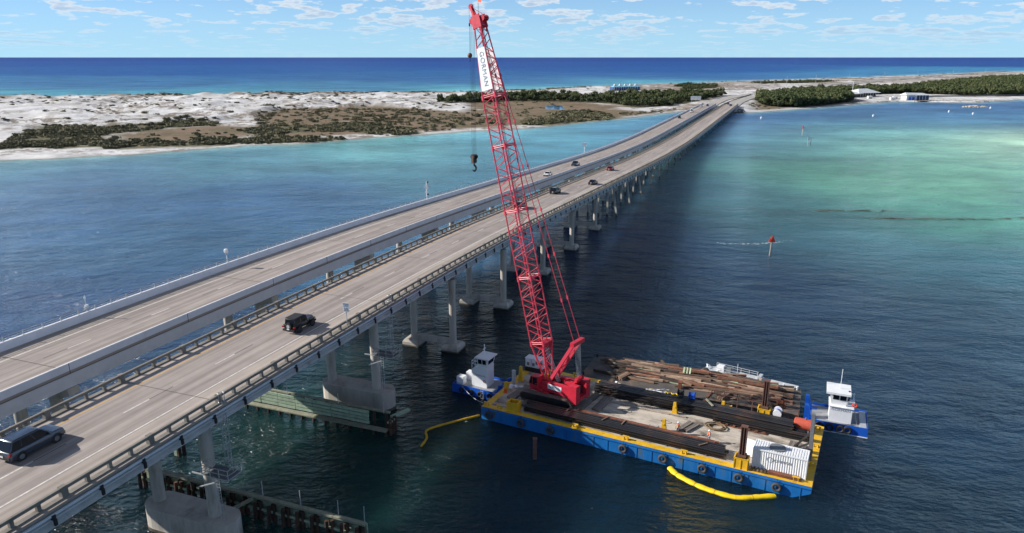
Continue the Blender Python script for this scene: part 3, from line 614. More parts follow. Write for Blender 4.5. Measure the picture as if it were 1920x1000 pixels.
# navigation lamps and instruments on the far handrail
def lamp(u, label, kind):
    L = thing('bridge_marker', label, 'marker', un(u, -83.05, deckz(u)), 0, 'markers along the far handrail')
    if kind == 0:
        MB().tube([(0, 0, .3), (0, 0, 2.5)], .06, 6).build('pole', WHITE, L); MB().tube([(0, 0, 2.3), (0, 0, 2.6), (0, 0, 3.0), (0, 0, 3.1)], [.12, .34, .34, .2], 10).build('lamp_head', WHITE, L); MB().box((0, 0, 2.2), (.3, .3, .25)).build('junction_box', LGREY, L)
    elif kind == 1:
        MB().tube([(0, 0, .3), (0, 0, 3.1)], .04, 6).build('pole', LGREY, L); MB().box((.05, 0, 1.55), (.35, .3, .45)).build('instrument_box', WHITE, L); MB().box((-.15, 0, 1.3), (.25, .3, .35)).build('instrument_box', WHITE, L); MB().tube([(0, 0, 2.6), (0, 0, 2.85)], .12, 8).build('sensor', WHITE, L)
    elif kind == 2:
        MB().tube([(0, 0, .0), (0, 0, 5.2)], .12, 8).build('pole', WHITE, L)
        MB().extr([(0, 3.0), (.75, 3.8), (0, 4.6), (-.75, 3.8)], -.04, .04).build('diamond_board', WHITE, L); MB().extr([(0, 2.1), (.45, 2.6), (0, 3.1), (-.45, 2.6)], -.04, .04).build('diamond_board', WHITE, L)
        for z in (4.9, 1.8): MB().tube([(.3, 0, z), (.3, 0, z + .4)], .18, 8).build('lantern', BLACK, L)
    else:
        MB().tube([(0, 0, .0), (0, 0, 5.5)], .12, 8).build('pole', WHITE, L); MB().box((0, 0, 4.7), (1.7, .06, 1.4)).build('square_board', WHITE, L)
lamp(62.7, 'thin antenna pole with small white instrument boxes at the far handrail', 1)
lamp(88.3, 'short pole with a round white lamp head at the far handrail', 0)
lamp(158, 'tall white pole with two diamond boards and black lanterns behind the far handrail', 2)
lamp(306, 'white pole with a square white board behind the far handrail near the beach', 3)

# maintenance platforms on the channel piers
def platform(u, label):
    z = 8.7; T = thing('access_platform', label, 'platform', un(u - .6, -50.2, z), -AZ, 'maintenance platforms on the channel piers')
    w, d, h = 3.4, 1.9, 1.05
    MB().box((0, 0, 0), (w, d, .06)).build('grating', GREY, T)
    m = MB()
    for x in (-w / 2, -w / 6, w / 6, w / 2):
        for y in (-d / 2, d / 2): m.beam((x, y, 0), (x, y, h), .06, .06)
    for z_ in (.04, h / 2, h):
        m.beam((-w / 2, -d / 2, z_), (w / 2, -d / 2, z_), .06, .06); m.beam((-w / 2, d / 2, z_), (w / 2, d / 2, z_), .06, .06)
        m.beam((-w / 2, -d / 2, z_), (-w / 2, d / 2, z_), .06, .06); m.beam((w / 2, -d / 2, z_), (w / 2, d / 2, z_), .06, .06)
    m.build('guard_rail', LGREY, T)
    m = MB()
    for y in (-d / 2, d / 2): m.beam((-w / 2 - 1.2, y, 0), (w / 2, y, 0), .1, .14); m.beam((-w / 2 - .6, y, -1.6), (w / 2 - .6, y, -.05), .1, .1)
    m.build('bracket', LGREY, T)
    m = MB(); top = deckz(u) + 1.0 - z
    for x in (.55, .95): m.beam((x, .6, 0), (x, .6, top), .05, .05)
    for i in range(int(top / .35)): m.beam((.55, .6, i * .35 + .2), (.95, .6, i * .35 + .2), .03, .03)
    for i in range(int(top / .9)):
        zc_ = i * .9 + 1.6; m.tube([(.75 + .30 * cos(a), .35 + .30 * sin(a), zc_) for a in np.linspace(0, 2 * pi, 9)], .02, 4)
    for a in (-.6, -1.57, -2.5): m.beam((.75 + .30 * cos(a), .35 + .30 * sin(a), 1.5), (.75 + .30 * cos(a), .35 + .30 * sin(a), top), .025, .025)
    m.build('caged_ladder', LGREY, T)
    m = MB()
    for x in (-.95, -.55): m.beam((x, .1, -5.7), (x, .1, 0), .05, .05)
    for i in range(13): m.beam((-.95, .1, -4.8 + i * .36), (-.55, .1, -4.8 + i * .36), .03, .03)
    m.build('ladder', LGREY, T)
    return T
platform(49.9, 'white caged steel access platform on the nearest channel pier')
platform(82.2, 'white caged steel access platform on the farther channel pier')

# ---------------------------------------------------------------- timber fenders of the channel
def fender_front():
    T = thing('timber_fender', 'pale green board-faced timber fender wall along the far side of the channel', 'fender', un(76.0, -58.6, 0), -AZ)
    L = 24.0; x0 = -L / 2
    k = 8; seg = L / k
    for r in range(4):
        for i in range(k):
            if i >= 7 and r < 4: continue
            MB().box((x0 + seg * (i + .5) + random.uniform(-.04, .04), -.55 + random.uniform(-.03, .03), 1.25 + r * .5), (seg - .08, .22, .38)).build('board', FENG, T)
    for i in range(k): MB().box((x0 + seg * (i + .5), -.95, .75), (seg - .04, .9, .16)).build('walkway_plank', FENT, T)
    for i in range(13):
        x = x0 + .5 + i * (L - 1) / 12; MB().tube([(x, -.15, -2), (x, -.15, 2.9)], .2, 8).build('pile', FEND, T, smooth=True)
    for i in range(13):
        x = x0 + .9 + i * (L - 1) / 12; MB().tube([(x, -1.2, -2), (x, -1.2, .62)], .19, 8).build('pile', FEND, T, smooth=True)
    for i in range(2): MB().box((x0 + L * (.25 + .5 * i), 0, 3.0), (L / 2 - .05, .4, .2)).build('cap_beam', FENT, T)
    for x in (4.0, 11.2, -4.5): MB().beam((x, -.3, 2.9), (x, -.3, 4.6), .08, .08).build('light_post', LGREY, T)
    MB().box((L / 2 + .2, 0, 1.9), (.5, 1.6, .25)).build('end_cap', FENG, T)
    for y in (-.6, .0, .6): MB().tube([(L / 2 + .3, y, -2), (L / 2 + .3, y, 2.2)], .25, 8).build('pile', FEND, T, smooth=True)
    MB().beam((L / 2 - .2, .6, 2.0), (L / 2 + 1.0, 3.4, 2.0), .5, .3).build('wing_beam', FENG, T)
fender_front()
def fender_back():
    T = thing('timber_fender', 'dark piled timber fender seen from behind along the near side of the channel', 'fender', un(52.7, -52.6, 0), -AZ)
    L = 31.0; x0 = -L / 2; y0 = 1.9
    for i in range(8): MB().box((x0 + L / 8 * (i + .5), y0, 2.45 + random.uniform(-.02, .02)), (L / 8 - .05, .5, .24)).build('cap_beam', FENT, T)
    for r in range(4):
        for i in range(8): MB().box((x0 + L / 8 * (i + .5), y0 + .32, 2.1 - r * .48), (L / 8 - .06, .2, .4)).build('board', FENG, T)
    for i in range(17):
        x = x0 + .6 + i * (L - 1.2) / 16
        for dx, dy in ((0, -.1), (.42, -.3), (-.1, -.62)):
            MB().tube([(x + dx, y0 + dy - .1, -2), (x + dx, y0 + dy, 2.0 + .25 * random.random())], .2, 8).build('pile', FEND, T, smooth=True)
    MB().box((0, y0 - .35, 1.2), (L, .12, .25)).build('wale', FENG, T)
    MB().beam((1.2, y0 - .2, 2.2), (-2.2, y0 - 5.6, 1.0), .4, .25).build('brace', FENT, T)
    for x in (2.2, 7.2, 12.0, 15.2): MB().beam((x, y0 + .3, 2.4), (x, y0 + .3, 4.3), .07, .07).build('light_post', LGREY, T)
fender_back()
T = thing('fender_dolphin', 'small green and black pile cluster rising between the two bridges', 'dolphin', un(61.3, -70.2 + 1.2, 0), -AZ)
MB().box((-.3, 0, 1.5), (.5, .7, 4.2)).build('board', FENG, T)
for x, y in ((.25, -.2), (.6, .2), (.3, .5)): MB().tube([(x, y, -2), (x, y, 3.5)], .22, 8).build('pile', FEND, T, smooth=True)
MB().tube([(.5, 0, 3.5), (.5, 0, 5.2)], .04, 5).build('rod', FEND, T)

# ---------------------------------------------------------------- vehicles
def car(name, label, u, n, fwd, paint, kind='suv', L=4.9, W=1.95, Hh=1.78, cat='car', rz=None, loc=None, group='cars on the bridges'):
    z = deckz(u)
    rot = (pi / 2 - AZ) + (0 if fwd > 0 else pi)
    if rz is not None: rot = rz
    slope = (deckz(u + 2) - deckz(u - 2)) / 4 if loc is None else 0
    T = thing(name, label, cat, loc or un(u, n, z + .008), rot, group); T.rotation_euler = (0, -math.atan(slope) * fwd, rot)
    h = L / 2; w = W / 2; belt = 1.06 if kind != 'sedan' else .88
    hoodz = belt + .06 if kind != 'sedan' else belt - .04
    def ring(x, ww, zb, zt, r=.1):
        return [(x, -ww + .08, zb), (x, ww - .08, zb), (x, ww, zb + .22), (x, ww, zt - r * 1.6), (x, ww - r * .8, zt), (x, -ww + r * .8, zt), (x, -ww, zt - r * 1.6), (x, -ww, zb + .22)]
    back = -h
    prof = [(-h, w * .86, .42, belt - .12), (-h + .10, w * .95, .30, belt), (-h + .5, w, .26, belt + .02), (-.2, w, .24, belt), (h - 1.35, w, .24, hoodz), (h - .6, w * .985, .26, hoodz - .02), (h - .15, w * .95, .3, hoodz - .09), (h, w * .84, .38, hoodz - .26)]
    if kind == 'jeep': prof = [(-h + .25, w * .84, .5, 1.1), (-h + .3, w * .86, .45, 1.14), (0, w * .86, .42, 1.14), (h - 1.3, w * .84, .42, 1.14), (h - .25, w * .62, .45, 1.12), (h - .15, w * .6, .5, 1.0)]
    body = MB().loft([ring(*p) for p in prof]).build('body', paint, T, smooth=True)
    md = body.modifiers.new('bevel', 'BEVEL'); md.width = .09; md.segments = 3; md.limit_method = 'ANGLE'; md.angle_limit = R(35)
    # greenhouse
    if kind == 'sedan': g0, g1, t0, t1 = -h + .75, h - 1.25, -h + 1.45, h - 2.15
    elif kind == 'jeep': g0, g1, t0, t1 = -h + .3, h - 1.55, -h + .42, h - 1.85
    elif kind == 'truck': g0, g1, t0, t1 = -.6, h - 1.4, -.5, h - 2.1
    elif kind == 'van': g0, g1, t0, t1 = -h + .05, h - .7, -h + .15, h - 1.3
    else: g0, g1, t0, t1 = -h + .08, h - 1.05, -h + .55, h - 2.1
    wi = w - .08 if kind != 'jeep' else w * .84; wt_ = w - .22 if kind != 'jeep' else w * .76; zt = Hh
    zb = belt - .02 if kind != 'jeep' else 1.1
    gh = MB().add([(g0, -wi, zb), (g1, -wi, zb), (g1, wi, zb), (g0, wi, zb), (t0, -wt_, zt), (t1, -wt_, zt), (t1, wt_, zt), (t0, wt_, zt)], [(3, 2, 1, 0), (4, 5, 6, 7), (0, 1, 5, 4), (1, 2, 6, 5), (2, 3, 7, 6), (3, 0, 4, 7)])
    cab = gh.build('cabin', paint, T, smooth=True); md = cab.modifiers.new('bevel', 'BEVEL'); md.width = .17; md.segments = 3
    def lerp(a, b, t): return a + (b - a) * t
    def side(s, xa, xb, lo=.08, hi=.88):
        # quad on the sloped side wall, between fractions of its base and top edge
        def P(fx, fz): 
            x0 = lerp(g0, t0, fz); x1 = lerp(g1, t1, fz); return (lerp(x0, x1, fx), s * (lerp(wi, wt_, fz) + .012), lerp(zb, zt, fz))
        q = [P(xa, lo), P(xb, lo), P(xb, hi), P(xa, hi)]
        MB().add(q + [(p[0], p[1] - s * .03, p[2]) for p in q], [(0, 1, 2, 3), (4, 5, 6, 7), (0, 1, 5, 4), (1, 2, 6, 5), (2, 3, 7, 6), (3, 0, 4, 7)]).build('side_window', GLASS, T)
    cuts = {'suv': ((.03, .27), (.285, .60), (.615, .96)), 'sedan': ((.10, .45), (.49, .9)), 'jeep': ((.05, .42), (.50, .95)), 'truck': ((.1, .45), (.5, .95)), 'van': ((.08, .3), (.34, .6), (.65, .95))}[kind]
    for s in (1, -1):
        for a, b in cuts: side(s, a, b)
    for nm, xb, xt, sg in (('windshield', g1, t1, 1), ('rear_window', g0, t0, -1)):
        def P(fy, fz): return (lerp(xb, xt, fz) + sg * .015, lerp(wi, wt_, fz) * fy, lerp(zb, zt, fz))
        q = [P(-.86, .1), P(.86, .1), P(.86, .88), P(-.86, .88)]
        if kind == 'truck' and sg < 0: pass
        MB().add(q + [(p[0] - sg * .03, p[1], p[2]) for p in q], [(0, 1, 2, 3), (4, 5, 6, 7), (0, 1, 5, 4), (1, 2, 6, 5), (2, 3, 7, 6), (3, 0, 4, 7)]).build(nm, GLASS, T)
    rw = .37 if kind != 'jeep' else .43
    for sx in (-h + .95, h - .92):
        for s in (1, -1):
            wy_ = (w - .13) if kind != 'jeep' else w - .05
            wh = MB().tube([(sx, s * (wy_ - .13), rw), (sx, s * (wy_ + .13), rw)], rw, 18).build('wheel', BLACK, T)
            MB().tube([(sx, s * (wy_ + .13), rw), (sx, s * (wy_ + .142), rw)], rw * .62, 10).build('rim', GREY if kind != 'jeep' else BLACK, wh)
            if kind != 'jeep':
                MB().torus((sx, s * (w - .02), rw + .03), rw + .06, .05, 'y', 18, 5).build('wheel_arch', BLACK, T)
            else: MB().box((sx, s * (w - .12), rw * 2 + .12), (1.15, .34, .09)).build('fender_flare', BLACK, T)
    MB().box((-h + .03, 0, .52), (.16, W * .86, .24)).build('bumper', BLACK if kind in ('jeep', 'suv') else paint, T)
    MB().box((h - .03, 0, .5), (.16, W * .82, .26)).build('bumper', BLACK, T)
    TL = mat('tail_lamp_red', (0.35, 0.01, 0.01), .3); HL = mat('head_lamp', (0.8, 0.8, 0.78), .15)
    for s in (1, -1):
        MB().box((-h + .10, s * (w * .86), belt - .16), (.22, .22, .16)).build('tail_lamp', TL, T)
        MB().box((h - .22, s * (w * .72), hoodz - .34), (.2, .3, .13)).build('headlight', HL, T)
        MB().box((g1 - .45, s * (w + .1), belt + .1), (.14, .2, .15)).build('wing_mirror', paint, T)
    MB().box((-h - .055, 0, .66), (.02, .34, .16)).build('licence_plate', WHITE, T)
    if kind == 'suv':
        for s in (1, -1): MB().beam((t0 + .1, s * (wt_ - .06), zt + .05), (t1 - .1, s * (wt_ - .06), zt + .05), .04, .04).build('roof_rail', BLACK, T)
    if kind == 'jeep':
        MB().tube([(-h - .02, 0, 1.0), (-h + .22, 0, 1.0)], .42, 18).build('spare_wheel', BLACK, T)
        MB().tube([(-h - .03, 0, 1.0), (-h - .022, 0, 1.0)], .22, 12).build('spare_rim', LGREY, T)
        MB().box(((t0 + t1) / 2 - .15, 0, zt + .02), (t1 - t0 - .3, wt_ * 1.9, .06)).build('soft_top', BLACK, T)
        MB().box((h - .12, 0, .9), (.05, .7, .4)).build('grille', BLACK, T)
    if kind == 'truck':
        MB().box((-h + 1.0, 0, belt + .03), (1.9, W * .8, .06)).build('bed', BLACK, T)
        for s in (1, -1): MB().box((-h + 1.15, s * (w - .08), belt + .1), (2.2, .1, .22)).build('bed_side', paint, T)
    return T
def paint(n, c, r=.25, met=.5): 
    m = mat('paint_' + n, c, r, met); m.node_tree.nodes['Principled BSDF'].inputs['Coat Weight'].default_value = .6; return m
car('sport_utility_vehicle', 'blue-grey sport utility vehicle nearest on the near bridge, tail lamps towards us', 37.1, -58.75, 1, paint('bluegrey', (0.075, 0.095, 0.125)), 'suv', 5.05, 2.03, 1.9, 'car')
car('off_roader', 'black soft-top off-roader with a spare wheel beside the speed limit sign', 69.4, -54.9, 1, paint('black', (0.012, 0.012, 0.014), .4, .2), 'jeep', 4.5, 1.9, 1.86, 'car')
car('car', 'dark red car behind the crane boom in the left lane of the near bridge', 160, -58.9, 1, paint('maroon', (0.12, 0.015, 0.02)), 'suv', 4.7, 1.9, 1.7)
car('sport_utility_vehicle', 'black sport utility vehicle just right of the crane boom by the left railing', 188, -59.0, 1, paint('blackb', (0.015, 0.017, 0.022)), 'suv', 4.9, 1.95, 1.75)
car('car', 'dark grey sedan in the right lane ahead of the black utility vehicle', 212, -54.6, 1, paint('dkgrey', (0.035, 0.037, 0.04)), 'sedan', 4.9, 1.86, 1.48)
car('car', 'crimson red sedan farther along in the left lane of the near bridge', 253, -58.9, 1, paint('crimson', (0.32, 0.012, 0.035)), 'sedan', 4.8, 1.86, 1.5)
car('car', 'white sedan coming towards us on the far bridge', 226, -73.6, -1, paint('white', (0.75, 0.75, 0.74), .3, 0), 'sedan', 4.8, 1.86, 1.5)
car('pickup_truck', 'dark blue pickup truck coming towards us on the far bridge', 262, -74.4, -1, paint('navy', (0.03, 0.05, 0.10)), 'truck', 5.5, 2.0, 1.85, 'truck')
car('car', 'small dark car behind the white van on the far bridge', 553, -78.0, -1, paint('dark2', (0.03, 0.035, 0.045)), 'suv', 4.7, 1.9, 1.7)
V = car('box_van', 'white box van coming towards us at the low far end of the far bridge', 620, -77.8, -1, paint('vanwhite', (0.70, 0.70, 0.68), .4, 0), 'van', 6.6, 2.2, 2.7, 'van')
car('car', 'white car beside the blue one at the landward end of the far bridge', 690, -78.4, -1, paint('w2', (0.65, 0.65, 0.66), .4, 0), 'suv', 4.8, 1.9, 1.7)
car('pickup_truck', 'bright blue pickup truck at the landward end of the far bridge', 705, -74.4, -1, paint('blue2', (0.02, 0.06, 0.30)), 'truck', 5.6, 2.0, 1.9, 'truck')
car('car', 'black car low on the near bridge close to its landward end', 716, -54.6, 1, paint('blk3', (0.015, 0.015, 0.018)), 'suv', 4.7, 1.9, 1.75)
car('car', 'dark car beside the black one at the landward end of the near bridge', 740, -58.8, 1, paint('blk4', (0.02, 0.022, 0.03)), 'suv', 4.7, 1.9, 1.75)

# ---------------------------------------------------------------- crane barge
BO = Vector((-4.3, 91.6, 0)); BR = R(-27.3); BX = Vector((cos(BR), sin(BR), 0)); BY = Vector((-sin(BR), cos(BR), 0))
def bl(x, y, z=1.9): return BO + BX * x + BY * y + Vector((0, 0, z))
BL, BW, BZ = 43.3, 15.7, 1.9
BG = thing('deck_barge', 'blue steel deck barge with yellow edges carrying the red crane', 'barge', (BO.x, BO.y, 0), BR)
hull = MB().extr([(0.0, BZ - .01), (0.0, .2), (.6, -1.2), (BL - 4.2, -1.2), (BL - .2, .9), (BL, 1.1), (BL, BZ - .01)], 0, BW).build('hull', BLUE, BG)
DECKW = mat('barge_deck', (0.50, 0.44, 0.365), 0.9, var=0.22, scale=0.5, bump=0.3, dirt=(0.13, 0.105, 0.085), dscale=0.35, dth=(0.47, 0.64), stretch=(.6, 1.4, 1))
MB().box((BL / 2, BW / 2, BZ), (BL - 2.0, BW - 2.0, .03)).build('deck_plate', DECKW, BG)
for a, b in (((0, .5), (BL, .5)), ((0, BW - .5), (BL, BW - .5))): MB().box(((a[0] + b[0]) / 2, a[1], BZ), (BL, 1.0, .05)).build('deck_edge', YEL, BG)
for x in (.5, BL - .5): MB().box((x, BW / 2, BZ), (1.0, BW - 2.002, .05)).build('deck_edge', YEL, BG)
for y in (-.05, BW + .05): MB().beam((0, y, BZ - .28), (BL, y, BZ - .28), .1, .16).build('rub_rail', BLUE, BG)
for i in range(22): MB().box((1.2 + i * 1.95, -.03, .75), (.07, .05, 1.5)).build('side_rib', BLUE, BG)
def bollard(x, y):
    m = MB().tube([(x - .25, y, BZ), (x - .25, y, BZ + .45)], .12, 8).tube([(x + .25, y, BZ), (x + .25, y, BZ + .45)], .12, 8).box((x, y, BZ + .5), (.85, .26, .08)); m.build('bollard', YEL, BG)
for p in ((.6, .55), (2.6, .5), (14, .45), (21, .45), (28.5, .45), (41.5, .55), (42.6, 14.6), (42.8, 9.6), (42.9, 4.8), (8, 15.2), (20, 15.2), (31, 15.2), (.5, 7.6), (.5, 14.9)): bollard(*p)
# tyre fenders hung on the near side
ty = MB().torus((0, 0, 0), .43, .18, 'y', 22, 10, .9).mesh('tyre', mat('tyre_rubber', (0.05, 0.05, 0.052), .8, var=.2, scale=4), True)
for i, (x, lab) in enumerate(zip((1.3, 6.3, 10.7, 20.9, 26.1, 31.0, 35.3, 39.6), ('leftmost by the barge corner', 'second from the left end', 'third from the left, in the crane shade', 'fourth from the left end', 'fifth from the left, by the yellow boom end', 'above the yellow boom, sixth from the left', 'below the near brown spud', 'rightmost, below the white container'))):
    T = thing('tyre_fender', 'black tyre hung on the barge side, ' + lab, 'tyre', bl(x, -.30, .95), BR, 'tyre fenders along the barge'); link('tyre', ty, T)
    MB().tube([(0, 0, .4), (0, .12, .98)], .03, 5).build('chain', WIRE, T)
# spuds
def spud(x, y, ht, label, full=True):
    T = thing('spud_well' if not full else 'spud', label, 'spud' if full else 'spud well', bl(x, y, BZ + .03), BR)
    m = MB()
    for sx, sy, dx, dy in ((0, -.55, 1.5, .12), (0, .55, 1.5, .12), (-.69, 0, .12, .98), (.69, 0, .12, .98)): m.box((sx, sy, .65), (dx, dy, 1.3))
    for sx in (-.76, 0, .76):
        for sy in (-.63, .63): m.box((sx, sy, .6), (.10, .1, 1.2))
    for sx, sy, dx, dy in ((0, -.6, 1.75, .1), (0, .6, 1.75, .1), (-.78, 0, .14, 1.1), (.78, 0, .14, 1.1)): m.box((sx, sy, 1.34), (dx, dy, .08))
    m.build('well_frame', YEL, T)
    if full:
        m = MB(); w = .82
        for s in (-.3, .3): m.box((s, 0, ht / 2 - 1), (.09, .62, ht + 2)); 
        m.box((0, 0, ht / 2 - 1), (w * .75, .07, ht + 2)); m.box((0, -.2, ht / 2 - 1), (.09, .3, ht + 2))
        m.build('column', SPUD, T); MB().box((0, 0, ht + .04), (.8, .7, .08)).build('column_cap', SPUD, T); MB().box((0, 0, 1.55), (1.0, .85, .3)).build('collar', SPUD, T)
    return T
spud(35.3, 0.75, 5.3, 'brown steel spud column in a yellow well on the near barge edge')
spud(35.7, 14.95, 5.3, 'brown steel spud column in a yellow well on the far barge edge')
spud(4.6, 1.0, 0, 'empty yellow spud well box near the left barge corner', False)
def pillar(x, y, label, h=1.7):
    T = thing('yellow_pillar', label, 'pillar', bl(x, y, BZ + .03), BR, 'yellow stanchions on the barge deck')
    MB().extr([(-.35, 0), (.35, 0), (.12, h), (-.22, h)], -.2, .2).build('stanchion', YEL, T); MB().box((0, 0, .05), (1.0, .8, .08)).build('foot_plate', YEL, T); MB().box((-.05, 0, h * .6), (.3, .5, .2)).build('cross_plate', YEL, T)
pillar(1.1, 10.2, 'tall yellow stanchion by the left end behind the post', 2.2)
Pp = thing('yellow_post', 'yellow post with an orange jacket draped at its foot', 'post', bl(1.0, 5.5, BZ + .03), BR); MB().box((0, 0, .8), (.42, .4, 1.6)).build('post', YEL, Pp); MB().box((0.05, -.28, .35), (.5, .2, .6), taper=.6).build('jacket', ORANGE, Pp)
pillar(24.7, 10.3, 'yellow and rust stanchion beside the far beam stack'); pillar(24.7, 4.9, 'yellow stanchion beside the left worker')
pillar(30.3, 15.0, 'small rusty yellow stanchion on the far deck edge', 1.0)
T = thing('mooring_post', 'grey steel post standing behind the timber mat at the left end', 'post', bl(.9, 8.2, BZ), BR); MB().tube([(0, 0, 0), (0, 0, 2.3)], .28, 12).build('post', LGREY, T, smooth=True); MB().box((0, 0, 2.3), (.5, .5, .1)).build('cap', LGREY, T)
T = thing('deck_gear', 'pile of pale grey deck gear beside the post at the left end', 'gear', bl(1.6, 7.0, BZ + .03), BR)
for i in range(9): MB().box((random.uniform(-.8, .9), random.uniform(-.7, .7), random.uniform(.1, .5)), (random.uniform(.3, .9), random.uniform(.2, .5), random.uniform(.15, .4)), rz=random.uniform(0, 3)).build('gear_box', random.choice([LGREY, ALU, WHITE]), T)

# steel H beams
def hmesh(L, w=.36, m=STEELB):
    a = w / 2; t = .022; pts = [(-a, -a), (a, -a), (a, -a + t), (t / 2, -a + t), (t / 2, a - t), (a, a - t), (a, a), (-a, a), (-a, a - t), (-t / 2, a - t), (-t / 2, -a + t), (-a, -a + t)]
    n = len(pts); vs = [(-L / 2, p[0], p[1]) for p in pts] + [(L / 2, p[0], p[1]) for p in pts]
    mb = MB(); fs = [(i, n + i, n + (i + 1) % n, (i + 1) % n) for i in range(n)]
    for o in (0, n): fs += [tuple(o + i for i in (0, 1, 2, 3, 10, 11)), tuple(o + i for i in (3, 4, 9, 10)), tuple(o + i for i in (4, 5, 6, 7, 8, 9))]
    mb.add(vs, fs); return mb.mesh('steel_beam', m)
BEAMB = mat('tarred_beam', (0.024, 0.022, 0.022), 0.5, var=0.4, scale=1.0, dirt=(0.085, 0.05, 0.035), dscale=0.7, dth=(0.52, 0.66), stretch=(.3, 1, 1), rand=0.5)
def stack(x0, x1, y0, ny, nz_, label, group, m=None, w=.35, pitch=.43, zb=BZ + .17, short=0, jx=.35):
    me = hmesh(x1 - x0, w, m or BEAMB)
    for k in range(nz_):
        for j in range(ny - (k if nz_ > 2 else 0)):
            xs_ = (x0 + x1) / 2 + random.uniform(-jx, jx) - short * k * .5
            link('steel_beam', me, None, bl(xs_, y0 + (j + (k * .5 if nz_ > 2 else 0)) * pitch + random.uniform(-.03, .03), zb + w / 2 + k * (w + .02) + random.uniform(0, .012)), BR + random.uniform(-.002, .002), label=label, category='steel beam', group=group)
def dunnage(x, y, L, label, grp):
    link('dunnage_beam', MB().box((0, 0, 0), (.2, L, .14)).mesh('dunnage', MATW), None, bl(x, y, BZ + .10), BR, label=label, category='dunnage', group=grp)
stack(6.0, 33.2, 1.4, 5, 2, 'long black H-section steel beam stacked along the near barge edge', 'black beams along the near edge')
stack(12.5, 31.7, 3.55, 3, 1, 'rust-brown H-section steel beam lying behind the black near stack', 'rusty beams behind the near stack', RUST)
stack(14.5, 29.7, 3.55, 1, 2, 'rust-brown H-section steel beam lying behind the black near stack', 'rusty beams behind the near stack', RUST)
stack(12.6, 39.9, 11.1, 7, 3, 'long black H-section steel beam stacked along the far side of the barge deck', 'black beams in the far stack', jx=.25)
stack(30.0, 42.0, 10.4, 2, 2, 'short black H-section steel beam stepping out at the right end of the far stack', 'short black beams', jx=.2)
for x in (8, 14, 20, 26, 31): dunnage(x, 2.5, 2.6, 'squared timber laid under the near stack of black beams', 'timbers under the near stack')
for x in (14, 20, 26, 32, 38): dunnage(x, 12.4, 3.2, 'squared timber laid under the far stack of black beams', 'timbers under the far stack')
for x, y, a in ((17.3, 2.9, 1.2), (19.8, 3.0, 1.5), (30.4, 2.2, .9), (12.0, 3.2, 1.4)):
    link('loose_plank', MB().box((0, 0, 0), (1.3, .14, .08)).mesh('plank', TIMB), None, bl(x, y, BZ + 1.0), BR + a, label='short pale plank lying across the near black beams', category='plank', group='planks on the near stack')
link('loose_plank', MB().box((0, 0, 0), (2.6, .28, .1)).mesh('plank', FENT), None, bl(28.6, 13.2, BZ + 1.40), BR - .9, label='pale plank lying across the far black beams', category='plank')
T = thing('pipe_frame', 'folded white tubular frame lying on the far black beams', 'frame', bl(21.3, 13.5, BZ + 1.42), BR)
for a, b in (((-1.6, -.5, 0), (1.5, .5, .1)), ((-1.6, -.5, 0), (1.3, -.6, .1)), ((-.3, -.6, .1), (.9, .3, .2))): MB().tube([a, b], .07, 6).build('tube', WHITE, T)
T = thing('steel_pipe', 'thin white pipe with a flange on the deck beside the far stack', 'pipe', bl(16.5, 15.1, BZ + .15), BR - .25); MB().tube([(-2.2, 0, 0), (2, 0, 0)], .1, 8).build('pipe', WHITE, T); MB().tube([(-2.3, 0, 0), (-2.0, 0, 0)], .25, 8).build('flange', WHITE, T)
# hoist machines on the far stack
for x, c, lab in ((24.6, BLACK, 'black hose reel standing on the far black beams'), (26.2, TBLUE, 'blue hose reel standing on the far black beams')):
    T = thing('hose_reel', lab, 'hose reel', bl(x, 13.4, BZ + 1.42), BR, 'reels on the far stack')
    MB().tube([(-.35, 0, .45), (.35, 0, .45)], .28, 12).build('drum', c, T)
    for s in (-.38, .38): MB().tube([(s - .03, 0, .45), (s + .03, 0, .45)], .45, 14).build('flange', c, T)
    MB().box((0, 0, .05), (.9, .8, .1)).build('base', c, T)
T = thing('yellow_hose', 'bundle of yellow hose on the far black beams', 'hose', bl(23.3, 13.2, BZ + 1.45), BR); MB().tube([(-1 + i * .2, .2 * sin(i * 1.7), .05 * (i % 2)) for i in range(11)], .07, 6).build('hose', BOOMY, T)
# timber mats
def tmat(x, y, L, rz, k, label, z=BZ + .03, grp='timber mats on the barge', w=.32):
    T = thing('timber_mat', label, 'timber mat', bl(x, y, z), BR + rz, grp)
    me = MB().box((0, 0, .14), (L, w - .03, .26)).mesh('plank', MATW)
    for i in range(k): link('plank', me, T, (random.uniform(-.1, .1), (i - (k - 1) / 2) * w, random.uniform(-.012, .012)))
for x, y, L, rz, k, lab in ((2.9, 6.2, 4.9, 1.45, 4, 'timber mat lying crosswise in front of the crane tracks'), (5.6, 5.0, 5.0, 1.5, 4, 'timber mat under the front of the near crane track'), (8.0, 4.6, 5.0, 1.55, 5, 'timber mat under the middle of the near crane track'), (10.4, 5.2, 5.2, 1.5, 4, 'timber mat under the rear of the near crane track'), (12.6, 6.4, 5.2, 1.5, 4, 'timber mat in the shade behind the counterweight'), (14.9, 8.2, 4.6, 1.52, 4, 'timber mat lying beyond the crane nearest the open deck'), (13.2, 10.2, 3.6, 1.45, 3, 'timber mat at the left end of the far beam stack'), (40.2, 8.2, 2.6, 1.5, 3, 'grey-brown timber mat behind the container'), (41.3, 8.1, 2.5, 1.5, 3, 'second grey-brown timber mat behind the container at its right end'), (26.9, 7.2, 2.9, 1.25, 2, 'short dark timber mat right behind the left worker'), (27.8, 7.2, 2.9, 1.2, 2, 'short dark timber mat next to the one behind the left worker')): tmat(x, y, L, rz, k, lab)
